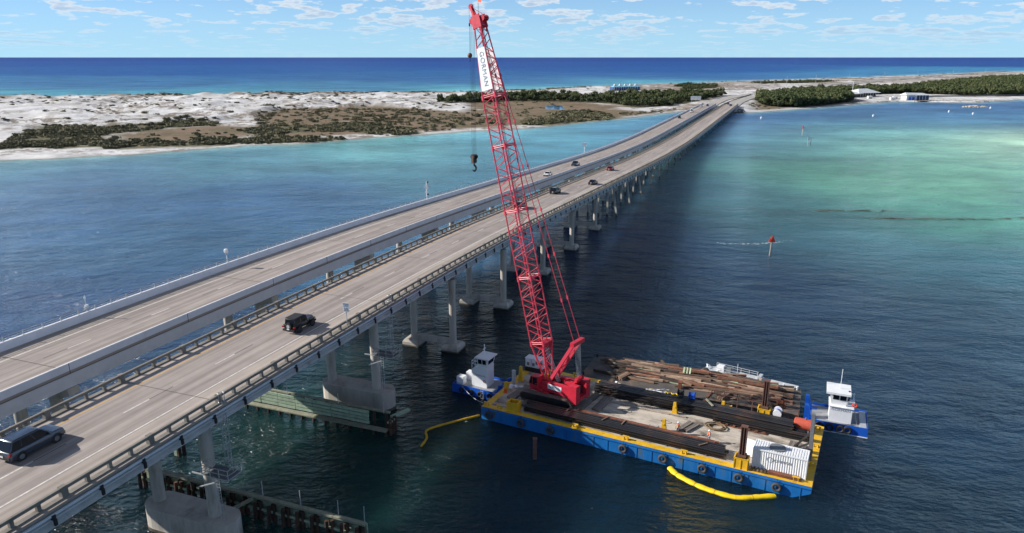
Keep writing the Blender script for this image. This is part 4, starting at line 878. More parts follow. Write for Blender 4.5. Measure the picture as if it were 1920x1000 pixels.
# plank edge along the far stack
for i in range(4): link('loose_plank', MB().box((0, 0, 0), (5.0, .3, .1)).mesh('plank', mat('deck_plank_pale', (0.34, 0.29, 0.24), .9, var=.3, scale=1.5, rand=.15)), None, bl(17 + i * 2.3, 9.6 + .14 * (i % 2), BZ + .08 + .02 * i), BR + .01 * i, label=('first', 'second', 'third', 'rightmost')[i] + ' pale plank from the crane, lying lengthwise before the far black stack', category='plank', group='planks along the far stack')
T = thing('steel_plate', 'grey-brown square steel plate on deck by the yellow stanchion', 'plate', bl(23.3, 4.9, BZ + .05), BR); MB().box((0, 0, .1), (1.3, 1.0, .2)).build('plate', MATW, T); MB().box((0, 0, .24), (1.0, .7, .06)).build('lid', LGREY, T)
# coiled rope
cp = []
for i in range(90):
    a = i * .42; r = .95 - .25 * sin(i * .13) + random.uniform(-.03, .03); cp.append((r * cos(a) * 1.2, r * sin(a) * .9, .05 + .0025 * i))
T = thing('rope_coil', 'coil of brown rope lying on the open barge deck', 'rope', bl(30.6, 8.9, BZ + .03), BR); MB().tube(cp, .05, 5).build('rope', ROPE, T)
for x, y in ((24.3, 7.4), (18.6, 7.9)):
    T = thing('cable_loop', 'loose dark cable loop on the sunny barge deck' if x > 20 else 'small cable loop on the deck near the crane mats', 'cable', bl(x, y, BZ + .03), BR); MB().tube([(.7 * cos(a) , .35 * sin(a), .03) for a in np.linspace(0, 6.6, 20)], .025, 4).build('cable', WIRE, T)
T = thing('rusty_bar', 'long thin rusty bar with clamps in front of the far beam stack', 'bar', bl(33.6, 10.0, BZ + .08), BR - .02); MB().box((0, 0, 0), (6.5, .22, .12)).build('bar', RUST, T)
for i in range(7): MB().box((-2.8 + i * .95, .05, .12), (.3, .35, .16)).build('clamp', RUST, T)

# container
CT = thing('shipping_container', 'white twenty-foot shipping container with rusty roof streaks at the right end', 'container', bl(39.45, 1.95 + .35, BZ + .05), BR)
cl_, cw_, ch_ = 6.06, 2.44, 2.59; m = MB(); k = 22
for s in (-1, 1):
    pts = []
    for i in range(k):
        x0 = -cl_ / 2 + .1 + (cl_ - .2) * i / k; dx = (cl_ - .2) / k
        pts += [(x0, 0), (x0 + dx * .3, 0), (x0 + dx * .5, .045), (x0 + dx * .8, .045)]
    pts.append((cl_ / 2 - .1, 0)); n_ = len(pts)
    vs = [(p[0], s * (cw_ / 2 - .06 + 0) - s * p[1], z) for z in (.12, ch_ - .1) for p in pts]
    m.add(vs, [(i, i + 1, n_ + i + 1, n_ + i) for i in range(n_ - 1)])
m.build('side_wall', WHITE, CT)
m = MB()
for x in (-cl_ / 2 + .06, cl_ / 2 - .06):
    for y in (-cw_ / 2 + .06, cw_ / 2 - .06): m.box((x, y, ch_ / 2), (.14, .14, ch_))
for z in (.08, ch_ - .06):
    for y in (-cw_ / 2 + .05, cw_ / 2 - .05): m.box((0, y, z), (cl_ - .28, .1, .14))
    for x in (-cl_ / 2 + .05, cl_ / 2 - .05): m.box((x, 0, z), (.1, cw_ - .28, .14))
m.build('frame', WHITE, CT)
m = MB(); m.box((0, 0, ch_ - .06), (cl_ - .2, cw_ - .2, .04))
for i in range(20): m.box((-cl_ / 2 + .3 + i * .287, 0, ch_ - .02), (.12, cw_ - .3, .035))
m.build('roof', WHITEC, CT)
MB().box((-cl_ / 2 + .1, -.0, ch_ / 2), (.05, cw_ - .28, ch_ - .3)).build('end_wall', WHITE, CT); MB().box((cl_ / 2 - .1, 0, ch_ / 2), (.05, cw_ - .28, ch_ - .3)).build('end_wall', WHITE, CT)
dr = MB().box((0, 0, 0), (.06, 1.15, 2.3)).build('door', WHITE, CT, loc=(-cl_ / 2 - .5, cw_ / 2 - .25, ch_ / 2), rz=R(75))
for y in (-.6, 0, .6): MB().beam((cl_ / 2 - .05, y, .3), (cl_ / 2 - .05, y, ch_ - .3), .04, .04).build('lock_rod', LGREY, CT)
text('lettering', 'GORMAN', .52, INKG, CT, face_matrix((.2, -cw_ / 2 + .045, 1.55), (1, 0, 0), (0, 0, 1)), .004)
m = MB(); m.torus((-1.05, -cw_ / 2 + .045, 1.55), .33, .02, 'y', 24, 5); m.build('logo_ring', INKG, CT)
T = thing('rusty_plate_stack', 'flat stack of rust-brown plates in front of the container', 'plates', bl(40.2, .75, BZ + .06), BR)
for i in range(3): MB().box((random.uniform(-.1, .1), 0, .06 + i * .11), (3.8 - .2 * i, .62, .09)).build('plate', RUST, T)
T = thing('pallet', 'wooden pallet of planks at the left foot of the container', 'pallet', bl(37.3, .7, BZ + .06), BR)
for i in range(5): MB().box((-.9 + i * .42, 0, .12), (.2, .8, .2)).build('plank', TIMB, T)
T = thing('round_tray', 'dark oval plate lying on the container roof', 'plate', bl(39.0, 2.4, BZ + 2.68), BR)
MB().tube([(0, 0, 0), (0, 0, .05)], .95, 20).build('plate', GREY, T)
# steel leads frame at the right end
T = thing('steel_leads', 'tall grey square-section steel leads standing at the right end of the barge', 'leads', bl(42.45, 6.3, BZ + .03), BR)
for y in (-.35, .45): MB().beam((0, y, 0), (-.2, y, 6.2 if y < 0 else 5.6), .42, .42).build('post', GREY, T)
MB().box((-.05, .05, .9), (.35, .5, .3)).build('spacer', GREY, T); MB().box((-.1, .05, 3.4), (.3, .5, .3)).build('spacer', GREY, T)
MB().beam((-.1, 0, 2.2), (-1.9, 1.6, .1), .22, .22).build('brace', STEELB, T); MB().beam((-.1, .2, 3.6), (-2.0, 1.5, .4), .22, .22).build('brace', STEELB, T)
for i in range(7): MB().box((-.3 + random.uniform(-.2, .3), -.5 + random.uniform(-.3, .3), .3 + .2 * i), (.5, .4, .3), rz=i).build('hammer_part', STEELB, T)
# fuel tank & winch
T = thing('fuel_tank', 'red horizontal cylinder tank by the tug bow', 'tank', bl(40.9, 13.2, BZ + .05), BR - .05)
MB().tube([(-1.15, 0, 1.0), (-1.05, 0, 1.0), (1.05, 0, 1.0), (1.15, 0, 1.0)], [.55, .72, .72, .55], 20).build('tank_shell', TANKR, T, smooth=True)
for x in (-.7, .7): MB().box((x, 0, .2), (.15, 1.2, .4)).build('saddle', GREY, T)
MB().tube([(.2, 0, 1.7), (.2, 0, 1.95)], .1, 8).build('filler_cap', GREY, T)
T = thing('deck_winch', 'blue and white deck winch beside the far spud well', 'winch', bl(37.6, 14.4, BZ + .05), BR)
for s in (-.55, .55):
    MB().extr([(-.5 + s * .0 - .1, 0), (.3, 0), (.3, 1.2), (.1, 1.35), (-.3, 1.35), (-.6, 1.1)], -.06 + s, .06 + s).build('side_frame', TBLUE, T)
    MB().tube([(-.12, s - .09, 1.35), (-.12, s + .09, 1.35)], .55, 16).build('flange', WHITE, T)
MB().tube([(-.12, -.5, 1.35), (-.12, .5, 1.35)], .3, 12).build('drum', TBLUE, T); MB().box((0, 0, .1), (1.3, 1.5, .2)).build('base', TBLUE, T)
T = thing('scrap_heap', 'tangle of dark scrap and hoses on the far deck edge', 'scrap', bl(39.3, 15.0, BZ + .05), BR)
for i in range(22): MB().box((random.uniform(-1.3, 1.3), random.uniform(-.5, .5), random.uniform(.1, .6)), (random.uniform(.2, .7), random.uniform(.15, .4), random.uniform(.1, .4)), rz=random.uniform(0, 3)).build('scrap_piece', random.choice([STEELB, BLACK, RUST, STEELB]), T)
T = thing('guard_rail', 'rust-brown pipe guard rail on the far barge edge', 'railing', bl(36, 15.6, BZ + .03), BR)
for i in range(5): MB().beam((-4 + i * 2.0, 0, 0), (-4 + i * 2.0, 0, 1.7), .1, .1).build('post', SPUD, T)
for z in (.9, 1.65): MB().beam((-4, 0, z), (4, 0, z), .08, .08).build('rail', SPUD, T)
T = thing('generator', 'white generator cabinets on a steel stand at the far left barge corner', 'generator', bl(1.6, 14.3, BZ + .03), BR)
MB().box((0, 0, .35), (3.0, 1.6, .7)).build('stand', STEELB, T)
for x, w_ in ((-.95, 1.0), (.25, 1.3), (1.25, .6)): MB().box((x, 0, 1.4), (w_ - .06, 1.4, 1.35)).build('cabinet', WHITE, T)
for x in (-.95, -.05, .55, 1.25): MB().box((x, -.72, 1.25 + .35 * (x > 0)), (.4, .04, .5)).build('vent_panel', GREY, T)
MB().box((0, 0, 2.13), (3.0, 1.5, .08)).build('roof', WHITE, T)

# people
def person(loc, rz, label, shirt, legs, pose=0):
    J = {'pelvis': (0, 0, .95), 'waist': (0, 0, 1.1), 'chest': (0, .01, 1.34), 'neck': (0, .02, 1.5), 'jaw': (0, .035, 1.57), 'head': (0, .03, 1.66), 'crown': (0, .02, 1.74)}
    vs = []; es = []; rs = []
    def v(p, r): vs.append(p); rs.append(r); return len(vs) - 1
    pel = v((0, 0, .95), .15); wa_ = v((0, 0, 1.1), .135); chs = v((0, .01, 1.34), .165); nk = v((0, .02, 1.5), .06); jw = v((0, .04, 1.58), .075); hd = v((0, .03, 1.67), .10); cr = v((0, .02, 1.74), .075)
    es += [(pel, wa_), (wa_, chs), (chs, nk), (nk, jw), (jw, hd), (hd, cr)]
    for s in (-1, 1):
        st = .12 * s if pose else .05 * s
        hp_ = v((.1 * s, 0, .9), .11); kn = v((.11 * s, st + .02, .5), .068); an = v((.12 * s, st, .09), .045); toe = v((.13 * s, st + .15, .04), .04)
        es += [(pel, hp_), (hp_, kn), (kn, an), (an, toe)]
        sh = v((.2 * s, 0, 1.4), .065); el = v((.27 * s, -.02 + (.06 if s > 0 else 0), 1.14), .048); wr = v((.25 * s, .10 + (.1 if s > 0 else 0), .92), .032); ha = v((.25 * s, .13 + (.1 if s > 0 else 0), .84), .036)
        es += [(chs, sh), (sh, el), (el, wr), (wr, ha)]
    me = bpy.data.meshes.new('body'); me.from_pydata(vs, es, []); ob = bpy.data.objects.new('tmp', me); COL.objects.link(ob)
    sk = ob.modifiers.new('skin', 'SKIN'); 
    for i, d in enumerate(me.skin_vertices[0].data): d.radius = (rs[i], rs[i] * (.8 if i in (0, 1, 2) else 1)); d.use_root = (i == 0)
    ob.modifiers.new('sub', 'SUBSURF').levels = 1
    dg = bpy.context.evaluated_depsgraph_get(); dg.update(); bm_ = bpy.data.meshes.new_from_object(ob.evaluated_get(dg)); bpy.data.objects.remove(ob)
    bm_.materials.clear()
    for mm in (mat('skin', (.45, .27, .19), .6), shirt, legs, mat('boots', (.05, .035, .03), .8)): bm_.materials.append(mm)
    for p in bm_.polygons:
        z = p.center.z; x = abs(p.center.x); p.material_index = 3 if z < .13 else 2 if z < .98 and not (x > .19 and z > .78) else (0 if z > 1.49 or (x > .19 and z < .9) else 1)
    bm_.shade_smooth()
    T = thing('person', label, 'person', loc, rz); b = link('body', bm_, T)
    vest = MB().tube([(0, 0, 1.0), (0, 0, 1.12), (0, .01, 1.33), (0, .01, 1.45)], [.17, .165, .195, .15], 12).build('safety_vest', ORANGE, T, smooth=True)
    for s in (-.09, .09): MB().box((s, .17, 1.22), (.04, .03, .4)).build('reflective_stripe', mat('reflective', (.7, .75, .3), .5), T)
    MB().tube([(0, .02, 1.70), (0, .02, 1.715), (0, .02, 1.78), (0, .02, 1.82)], [.155, .13, .11, .04], 12).build('hard_hat', SIGNW, T, smooth=True)
    for s in (-1, 1): 
        ha = (.25 * s, .15 + (.1 if s > 0 else 0), .82)
        m_ = MB()
        for i in range(4): m_.tube([(ha[0] - .02 * s + .0 * i, ha[1] - .03 + i * .02, ha[2]), (ha[0] - .025 * s, ha[1] - .02 + i * .022, ha[2] - .05), (ha[0] - .04 * s, ha[1] - .015 + i * .022, ha[2] - .08 + .006 * abs(i - 1))], [.01, .009, .007], 5)
        m_.tube([(ha[0], ha[1] + .03, ha[2] + .02), (ha[0] - .03 * s, ha[1] + .06, ha[2] - .02)], [.011, .008], 5); m_.build('fingers', mat('skin', (.45, .27, .19)), T)
    return T
person(bl(26.55, 4.9, BZ + .016), BR + 2.6, 'worker in orange vest and dark trousers standing by the dark timber mats', mat('shirt_grey', (.18, .18, .19), .8), mat('trousers_dark', (.03, .03, .04), .8))
person(bl(30.6, 4.6, BZ + .016), BR + 2.0, 'worker in orange vest and blue jeans standing alone on the open deck', mat('shirt_white', (.5, .5, .5), .8), mat('jeans', (.10, .16, .28), .8), 1)

# ---------------------------------------------------------------- crane
HD = R(143); CC = Vector((5.9, 94.3, BZ))
CR = thing('crawler_crane', 'tall red lattice-boom crawler crane standing on the blue barge', 'crane', CC, HD)
# crawler tracks (aligned with the barge)
tr = BR + pi - HD
TM = Matrix.Rotation(tr, 4, 'Z')
for s, nm in ((1, 'l'), (-1, 'r')):
    m = MB(TM); Lh, zc_, rr = 3.9, .85, .62
    prof = [(Lh * -1 + rr + rr * cos(a), zc_ + rr * sin(a)) for a in np.linspace(pi / 2, 3 * pi / 2, 9)] + [(Lh - rr + rr * cos(a), zc_ + rr * sin(a)) for a in np.linspace(-pi / 2, pi / 2, 9)]
    fr = MB(TM).extr([(p[0] * .97, zc_ + (p[1] - zc_) * .8) for p in prof], s * 2.45 - .32, s * 2.45 + .32).build('track_frame', RED if False else STEELB, CR)
    # shoes
    per = []; P = prof + [prof[0]]
    for i in range(len(P) - 1):
        a = Vector((P[i][0], 0, P[i][1])); b = Vector((P[i + 1][0], 0, P[i + 1][1])); d = (b - a).length; kk = max(1, round(d / .26))
        for j in range(kk): per.append((a.lerp(b, (j + .5) / kk), (b - a).normalized(), d / kk))
    for c, d, ln in per:
        MB(TM).beam((c.x, s * 2.45 - .46, c.z), (c.x, s * 2.45 + .46, c.z), ln * .86, .12, up=(-d.z, 0, d.x)).build('track_shoe', mat('track_steel', (.13, .10, .085), .7, var=.3, scale=3), fr)
    for i in range(7): MB(TM).tube([(-2.9 + i * .97, s * 2.45 - .36, .55), (-2.9 + i * .97, s * 2.45 + .36, .55)], .26, 10).build('track_roller', STEELB, fr)
MB(TM).box((0, 0, .95), (2.6, 4.4, .6)).build('car_body', DRED, CR); MB().tube([(0, 0, 1.2), (0, 0, 1.65)], 1.25, 24).build('turntable', STEELB, CR)
# house: +x is the boom side
def Q(x, y, z): return (x, y, z)
MB().extr([(-4.2, 1.62), (1.4, 1.62), (2.0, 2.0), (2.0, 2.5), (-.2, 3.0), (-2.4, 3.15), (-4.2, 3.15)], 1.0, 1.62).build('side_house', RED, CR)
MB().extr([(-4.2, 1.62), (1.4, 1.62), (2.0, 2.0), (2.0, 2.5), (-.2, 3.0), (-2.4, 3.15), (-4.2, 3.15)], -1.62, -1.0).build('side_house', RED, CR)
MB().box((-1.2, 0, 1.8), (5.6, 1.99, .3)).build('bed_frame', DRED, CR)
for y in (-1.35, 1.35): MB().box((-4.35, y, 2.35), (1.3, 1.02, 2.6)).build('counterweight', RED, CR); 
for y in (-1.35, 1.35):
    for x in (-5.02,): 
        for z in (1.6, 2.4, 3.2): MB().box((x, y, z), (.04, .9, .05)).build('counterweight_seam', DRED, CR)
MB().box((-3.6, 0, 2.3), (1.6, 1.6, 1.2)).build('engine_block', STEELB, CR); MB().box((-4.5, 0, 1.5), (1.0, 1.6, .5)).build('rear_beam', RED, CR)
for x in (-.6, -1.8, -2.9):
    dd_ = MB().tube([(x, -.85, 2.45), (x, .85, 2.45)], .42, 16).build('winch_drum', STEELB, CR)
    for y in (-.85, .85): MB().tube([(x, y - .05, 2.45), (x, y + .05, 2.45)], .58, 16).build('drum_flange', RED, dd_)
for i in range(7): MB().box((-3.4 + i * .1, -.6 + .2 * i, 3.2 + .1 * (i % 2)), (.9, .12, .3)).build('gantry_bar', RED, CR)
MB().beam((-3.2, -.9, 2.6), (-4.3, -.8, 4.1), .22, .22).build('gantry_leg', RED, CR); MB().beam((-3.2, .9, 2.6), (-4.3, .8, 4.1), .22, .22).build('gantry_leg', RED, CR); MB().beam((-4.3, -.95, 4.1), (-4.3, .95, 4.1), .4, .4).build('gantry_head', RED, CR)
for i in range(5): MB().tube([(-4.3, -.7 + i * .35 - .05, 4.25), (-4.3, -.7 + i * .35 + .05, 4.25)], .3, 12).build('sheave', RED, CR)
MB().box((1.0, .2, 3.0), (.5, .5, .9)).build('hoist_motor', YEL, CR)
text('lettering', 'GORMAN', .42, INKG, CR, face_matrix((-1.3, 1.665, 2.5), (-1, 0, 0), (0, 0, 1)), .004); MB().box((-1.3, 1.635, 2.5), (2.3, .03, .72)).build('name_board', SIGNW, CR)
# cab (near side, front)
cb = MB().extr([(1.1, 1.7), (2.5, 1.7), (2.75, 2.5), (2.45, 3.55), (1.1, 3.65)], 1.0, 2.15).build('cab', RED, CR)
MB().extr([(2.2, 2.35), (2.68, 2.45), (2.42, 3.4), (2.2, 3.45)], 2.13, 2.17).build('cab_window', GLASS, cb); MB().extr([(1.35, 2.35), (2.1, 2.35), (2.1, 3.45), (1.35, 3.45)], 2.13, 2.17).build('cab_window', GLASS, cb)
MB().add([(2.77, 1.1, 2.5), (2.77, 2.05, 2.5), (2.48, 2.05, 3.45), (2.48, 1.1, 3.45)], [(0, 1, 2, 3)]).build('windscreen', GLASS, cb)
MB().box((1.0, 2.0, 1.6), (3.2, .5, .05)).build('catwalk', RED, CR)
m = MB()
for x in (-.4, .6, 1.6): m.beam((x, 2.22, 1.6), (x, 2.22, 2.6), .04, .04)
m.beam((-.4, 2.22, 2.6), (1.6, 2.22, 2.6), .04, .04); m.build('catwalk_rail', RED, CR)
# boom
DD = Vector((cos(HD), sin(HD), 0)); toL = lambda wx_, wy_, wz: ((Vector((wx_, wy_, wz)) - CC).dot(DD), (Vector((wx_, wy_, wz)) - CC).dot(Vector((-DD.y, DD.x, 0))), wz - BZ)
FT = Vector((0.7, 0, 2.35)); TP = Vector(toL(-4.44, 102.09, 53.9)); TP.y = 0
ax = (TP - FT); BLN = ax.length; ax.normalize(); wd = Vector((0, 1, 0)); dp = wd.cross(ax) * -1   # dp points ahead/under side
if dp.x < 0: dp = -dp
def half(t):      # (width/2, depth/2) along the boom
    w = .62 + (1.1 - .62) * min(1, t / 6.0) if t < 6 else 1.1; d = .12 + .98 * min(1, t / 6.0)
    e = BLN * .80
    if t > e: f = (t - e) / (BLN - e); w = 1.1 - .55 * f; d = 1.1 - .62 * f
    return w, d
def BP(t, sy, sd): w, d = half(t); return FT + ax * t + wd * (w * sy) + dp * (d * sd)
secs = [0, 6.0, 15.5, 25.0, 34.0, BLN * .80, BLN - .8]
for i in range(len(secs) - 1):
    a, b = secs[i], secs[i + 1]
    S_ = MB(); plates = []; w, d = half((a + b) / 2)
    # the part itself: four pin plates at the joint, chords and lacings are its sub-parts
    for sy in (-1, 1):
        for sd_ in (-1, 1): p = BP(b - .25, sy, sd_); plates.append(MB().beam(p - ax * .2, p + ax * .45, .26, .26))
    S_.beam(BP(b - .1, -1, -1), BP(b - .1, 1, -1), .14, .14); S_ = S_.build('boom_section', REDL, CR)
    for p in plates: p.build('pin_plate', REDL, S_)
    for sy in (-1, 1):
        for sd_ in (-1, 1): MB().tube([BP(a + .05, sy, sd_), BP(b, sy, sd_)], .095 if i else .13, 8).build('chord', REDL, S_, smooth=True)
    k = max(2, round((b - a) / 1.85)); st_ = (b - a - .3) / k
    r = .045
    for j in range(k):
        t0, t1 = a + .15 + j * st_, a + .15 + (j + 1) * st_
        for (c0_, c1_) in (((-1, -1), (1, -1)), ((-1, 1), (1, 1)), ((-1, -1), (-1, 1)), ((1, -1), (1, 1))):
            p, q = (c0_, c1_) if j % 2 else (c1_, c0_)
            MB().tube([BP(t0, *p), BP((t0 + t1) / 2, *q)], r, 5).build('lacing', REDL, S_)
            MB().tube([BP((t0 + t1) / 2, *q), BP(t1, *p)], r, 5).build('lacing', REDL, S_)
    for t in (a + .12, b - .12):
        for (c0_, c1_) in (((-1, -1), (1, -1)), ((-1, 1), (1, 1)), ((-1, -1), (-1, 1)), ((1, -1), (1, 1))): MB().tube([BP(t, *c0_), BP(t, *c1_)], .07, 6).build('joint_bar', REDL, S_)
# boom-base drum, ropes running up the boom
for t, y in ((5.6, 0),): 
    MB().tube([FT + ax * t + wd * -.8 - dp * .4, FT + ax * t + wd * .8 - dp * .4], .5, 14).build('boom_winch', RED, CR)
    for s in (-.75, 0, .75): MB().tube([FT + ax * t + wd * (s - .05) - dp * .4, FT + ax * t + wd * (s + .05) - dp * .4], .62, 14).build('drum_flange', RED, CR)
for y in (-.3, 0, .3): MB().tube([FT + ax * 5.6 + wd * y - dp * .9, FT + ax * (BLN - 1) + wd * y * .6 - dp * .3], .03, 4).build('hoist_line', WIRE, CR)
for y in (-.35, -.1, .1, .35): MB().tube([(-1.0, y, 2.7), FT + ax * 5.4 + wd * y - dp * .6], .035, 4).build('hoist_line', LGREY, CR)
# name banners on both sides of the tapered top
for s in (1, -1):
    t0, t1 = BLN * .815, BLN * .925
    q = [BP(t0, s, -.92), BP(t0, s, .92), BP(t1, s, .92), BP(t1, s, -.92)]; q = [p + wd * s * .12 for p in q]
    MB().add(q + [p - wd * s * .03 for p in q], [(0, 1, 2, 3), (4, 5, 6, 7), (0, 1, 5, 4), (1, 2, 6, 5), (2, 3, 7, 6), (3, 0, 4, 7)]).build('banner', SIGNW, CR)
    rr2 = ((q[0] + q[1]) - (q[2] + q[3])).normalized(); nn2 = rr2.cross(q[1] - q[0]).normalized(); nn2 = nn2 if nn2.dot(wd) * s > 0 else -nn2
    c = (q[0] + q[1] + q[2] + q[3]) / 4 + nn2 * .03
    text('lettering', 'GORMAN', 1.02, INKG, CR, face_matrix(tuple(c), tuple(rr2), tuple(nn2.cross(rr2))), .005)
# head
m = MB(); w, d = half(BLN)
m.beam(BP(BLN - 1.2, -1.1, 0), BP(BLN + .5, -1.1, .3), .16, 1.5, up=tuple(dp)); m.beam(BP(BLN - 1.2, 1.1, 0), BP(BLN + .5, 1.1, .3), .16, 1.5, up=tuple(dp)); m.beam(BP(BLN - .6, 0, -1), BP(BLN - .6, 0, 1), 1.2, .3)
m.build('boom_head', RED, CR)
for sx_, r_ in ((1.0, .42), (-1.0, .42)):
    for y in (-.45, -.15, .15, .45):
        c = FT + ax * (BLN - .1) + dp * (.9 * sx_) + wd * y; MB().tube([c - wd * .05, c + wd * .05], r_, 14).build('sheave', RED, CR)
JT = Vector(toL(-5.55, 102.9, 55.5)); JT.y = 0
for y in (-.3, .3): MB().beam(FT + ax * (BLN + .1) + dp * .5 + wd * y, JT + wd * y * .5, .1, .34).build('jib_arm', RED, CR)
MB().tube([JT - wd * .12, JT + wd * .12], .35, 14).build('jib_sheave', RED, CR); MB().beam(FT + ax * (BLN + .3) - dp * .9, JT, .06, .06).build('jib_stay', DRED, CR)
fp0 = FT + ax * (BLN + .5); MB().tube([fp0, fp0 + Vector((0, 0, 2.6))], .04, 5).build('flag_pole', LGREY, CR)
MB().add([tuple(fp0 + Vector((0.02, 0, 1.5))), tuple(fp0 + Vector((-.5, .5, 1.65))), tuple(fp0 + Vector((-1.1, .7, 1.5))), tuple(fp0 + Vector((-1.1, .7, 2.3))), tuple(fp0 + Vector((-.5, .5, 2.5))), tuple(fp0 + Vector((0.02, 0, 2.4)))], [(0, 1, 4, 5), (1, 2, 3, 4)]).build('flag', ORANGE, CR)
# mast (A-frame) and pendants
MT = Vector((-3.85, 0, 9.5))
for y in (-1, 1):
    MB().beam(Vector((.35, y * .95, 2.3)), MT + wd * y * .95, .36, .44).build('mast_leg', REDL, CR)
    MB().tube([Vector((.35, y * .95, 2.3)) * .5 + (MT + wd * y * .95) * .5, Vector((.35, -y * .95, 2.3)) * .2 + (MT - wd * y * .95) * .8], .07, 5).build('mast_brace', REDL, CR)
    k = 7; A0 = MT + wd * y * .78; A1 = FT + ax * (BLN - 1.5) + wd * y * .5 - dp * .6
    for i in range(k): 
        p0 = A0.lerp(A1, i / k + .002); p1 = A0.lerp(A1, (i + 1) / k - .002); pen = MB().tube([p0, p1], .055, 5).build('pendant', REDL, CR); MB().beam(p1 - ax * .25, p1 + ax * .25, .16, .22).build('pendant_link', REDL, pen)
MB().beam(MT - wd * 1.4, MT + wd * 1.4, .62, .55).build('mast_head', RED, CR)
for y in np.linspace(-.75, .75, 9): MB().tube([MT + wd * float(y), Vector((-4.3, float(y) * .7, 4.3))], .018, 4).build('back_line', LGREY, CR)
# hooks hang from the head: things of their own
HP = CC.copy() + Vector((0, 0, 0)); 
def wpt(v): return CC + DD * v.x + Vector((-DD.y, DD.x, 0)) * v.y + Vector((0, 0, v.z))
hk = wpt(FT + ax * (BLN - .1) + dp * 1.25); hz = 34.9
T = thing('hook_block', 'black main hook block hanging on four ropes from the boom head', 'hook', (hk.x, hk.y, hz), HD)
for y in (-.42, -.14, .14, .42): MB().tube([(0, y, .6), (0, y, hk.z - hz - .3)], .022, 4).build('hoist_rope', WIRE, T)
MB().box((0, 0, .1), (.36, .75, 1.05)).build('block', STEELB, T); 
for y in (-.36, -.12, .12, .36): MB().tube([(0, y - .05, .45), (0, y + .05, .45)], .36, 12).build('sheave', BLACK, T)
MB().box((0, .4, .1), (.38, .06, 1.1)).build('side_plate', mat('hook_plate', (.10, .05, .035), .7), T)
MB().tube([(0, 0, -.5), (0, 0, -.75), (0, .0, -.85)] + [(0, .38 * sin(a), -1.2 - .38 * -cos(a)) for a in np.linspace(0, -4.3, 12)], [.12, .12, .12] + [.13] * 9 + [.1, .07, .04], 8).build('hook', BLACK, T, smooth=True)
jw_ = wpt(JT + Vector((.32, 0, 0))); bz = 49.2
T = thing('headache_ball', 'small brown ball hook hanging from the jib tip', 'hook', (jw_.x, jw_.y, bz), HD)
MB().tube([(0, 0, .3), (0, 0, jw_.z - bz)], .022, 4).build('hoist_rope', WIRE, T)
m = MB(); rr_ = []
for i in range(9): a = pi * i / 8; rr_.append([(.34 * sin(a) * cos(t) + 1e-4, .34 * sin(a) * sin(t), .34 * cos(a)) for t in np.linspace(0, 2 * pi, 13)[:-1]])
m.loft(rr_).build('ball', mat('ball_brown', (.16, .09, .06), .6), T, smooth=True)
MB().tube([(0, 0, -.3), (0, 0, -.5)] + [(0, .13 * sin(a), -.65 + .13 * cos(a)) for a in np.linspace(0, -4.3, 9)], .04, 6).build('hook', BLACK, T)
MB().tube([(0, 0, 3.8), (0, 0, 4.2)], .09, 6).build('rope_weight', BLACK, T)

# ---------------------------------------------------------------- material barge with old timbers
B2O = Vector((10.4, 102.7, 0)); B2R = R(-23.1); X2 = Vector((cos(B2R), sin(B2R), 0)); Y2 = Vector((-sin(B2R), cos(B2R), 0))
def b2(x, y, z=1.2): return B2O + X2 * x + Y2 * y + Vector((0, 0, z))
G = thing('material_barge', 'dark flat material barge heaped with salvaged timbers behind the crane barge', 'barge', (B2O.x, B2O.y, 0), B2R)
DK2 = mat('dark_barge_deck', (0.085, 0.075, 0.068), .85, var=.3, scale=.6, dirt=(.20, .13, .08), dscale=.4, dth=(.52, .68), bump=.3)
MB().extr([(0, 1.18), (.0, .7), (2.6, -.8), (31, -.8), (32, .2), (32, 1.18)], 0, 9.0).build('hull', STEELB, G); MB().box((16, 4.5, 1.19), (32, 9.0, .04)).build('deck_plate', DK2, G)
for x, y in ((.4, 8.6), (.4, 1), (31.4, 8.5), (29.5, 8.7), (17, 8.8)): MB().tube([(x, y, 1.2), (x, y, 1.75)], .16, 8).build('bollard', BLACK if x < 20 else WHITE, G)
lens = [(2.2, .34, .10), (3.6, .36, .14), (5.4, .34, .2), (7.2, .36, .14), (8.8, .38, .34), (4.8, .34, .32)]
TIMP = mat('pale_timber', (0.31, 0.22, 0.16), 0.9, var=0.35, scale=1.5, bump=0.5, rand=0.35); TIMD = mat('tarred_timber', (0.055, 0.04, 0.032), 0.9, var=0.4, scale=2, bump=0.5, rand=0.4)
tms = [(MB().box((0, 0, 0), l).mesh('timber', m), l) for l in lens for m in (TIMB, TIMP, TIMD, TIMB, TIMR)]
tgs = [(MB().box((0, 0, 0), (l, .3, .1)).mesh('timber', TIMG), (l, .3, .1)) for l in (2.2, 3.0, 3.8)]
cntt = 0
for i in range(322):
    y = random.uniform(2.4, 8.6); x = random.uniform(4.5, 29.5)
    # heap profile: ridge along the far half; bare corners at the left end and near side
    if y < 3.0 and random.random() < .6: continue
    if x < 7 and y < 6 and random.random() < .7: continue
    hh_ = max(0, 1 - ((y - 6.3) / 2.7) ** 2) * 1.05 * min(1, (x - 2) / 6) * min(1, (31 - x) / 5)
    green = random.random() < (.16 if x > 22 else .04)
    me, l = random.choice(tgs if green else tms)
    z = 1.24 + l[2] / 2 + hh_ * random.random() ** .6
    a = random.gauss(.0, .07) if random.random() < .85 else random.gauss(0, .5)
    x = min(max(x, l[0] / 2 + 1.5), 31 - l[0] / 2)
    o = link('timber', me, None, b2(x, y, z), 0, label='pale green salvaged fender timber in the heap on the dark barge' if green else 'brown weathered salvaged timber in the heap on the dark barge', category='timber', group='green timbers in the heap' if green else 'brown timbers in the heap')
    o.rotation_euler = (random.gauss(0, .1), random.gauss(0, .025), B2R + a)
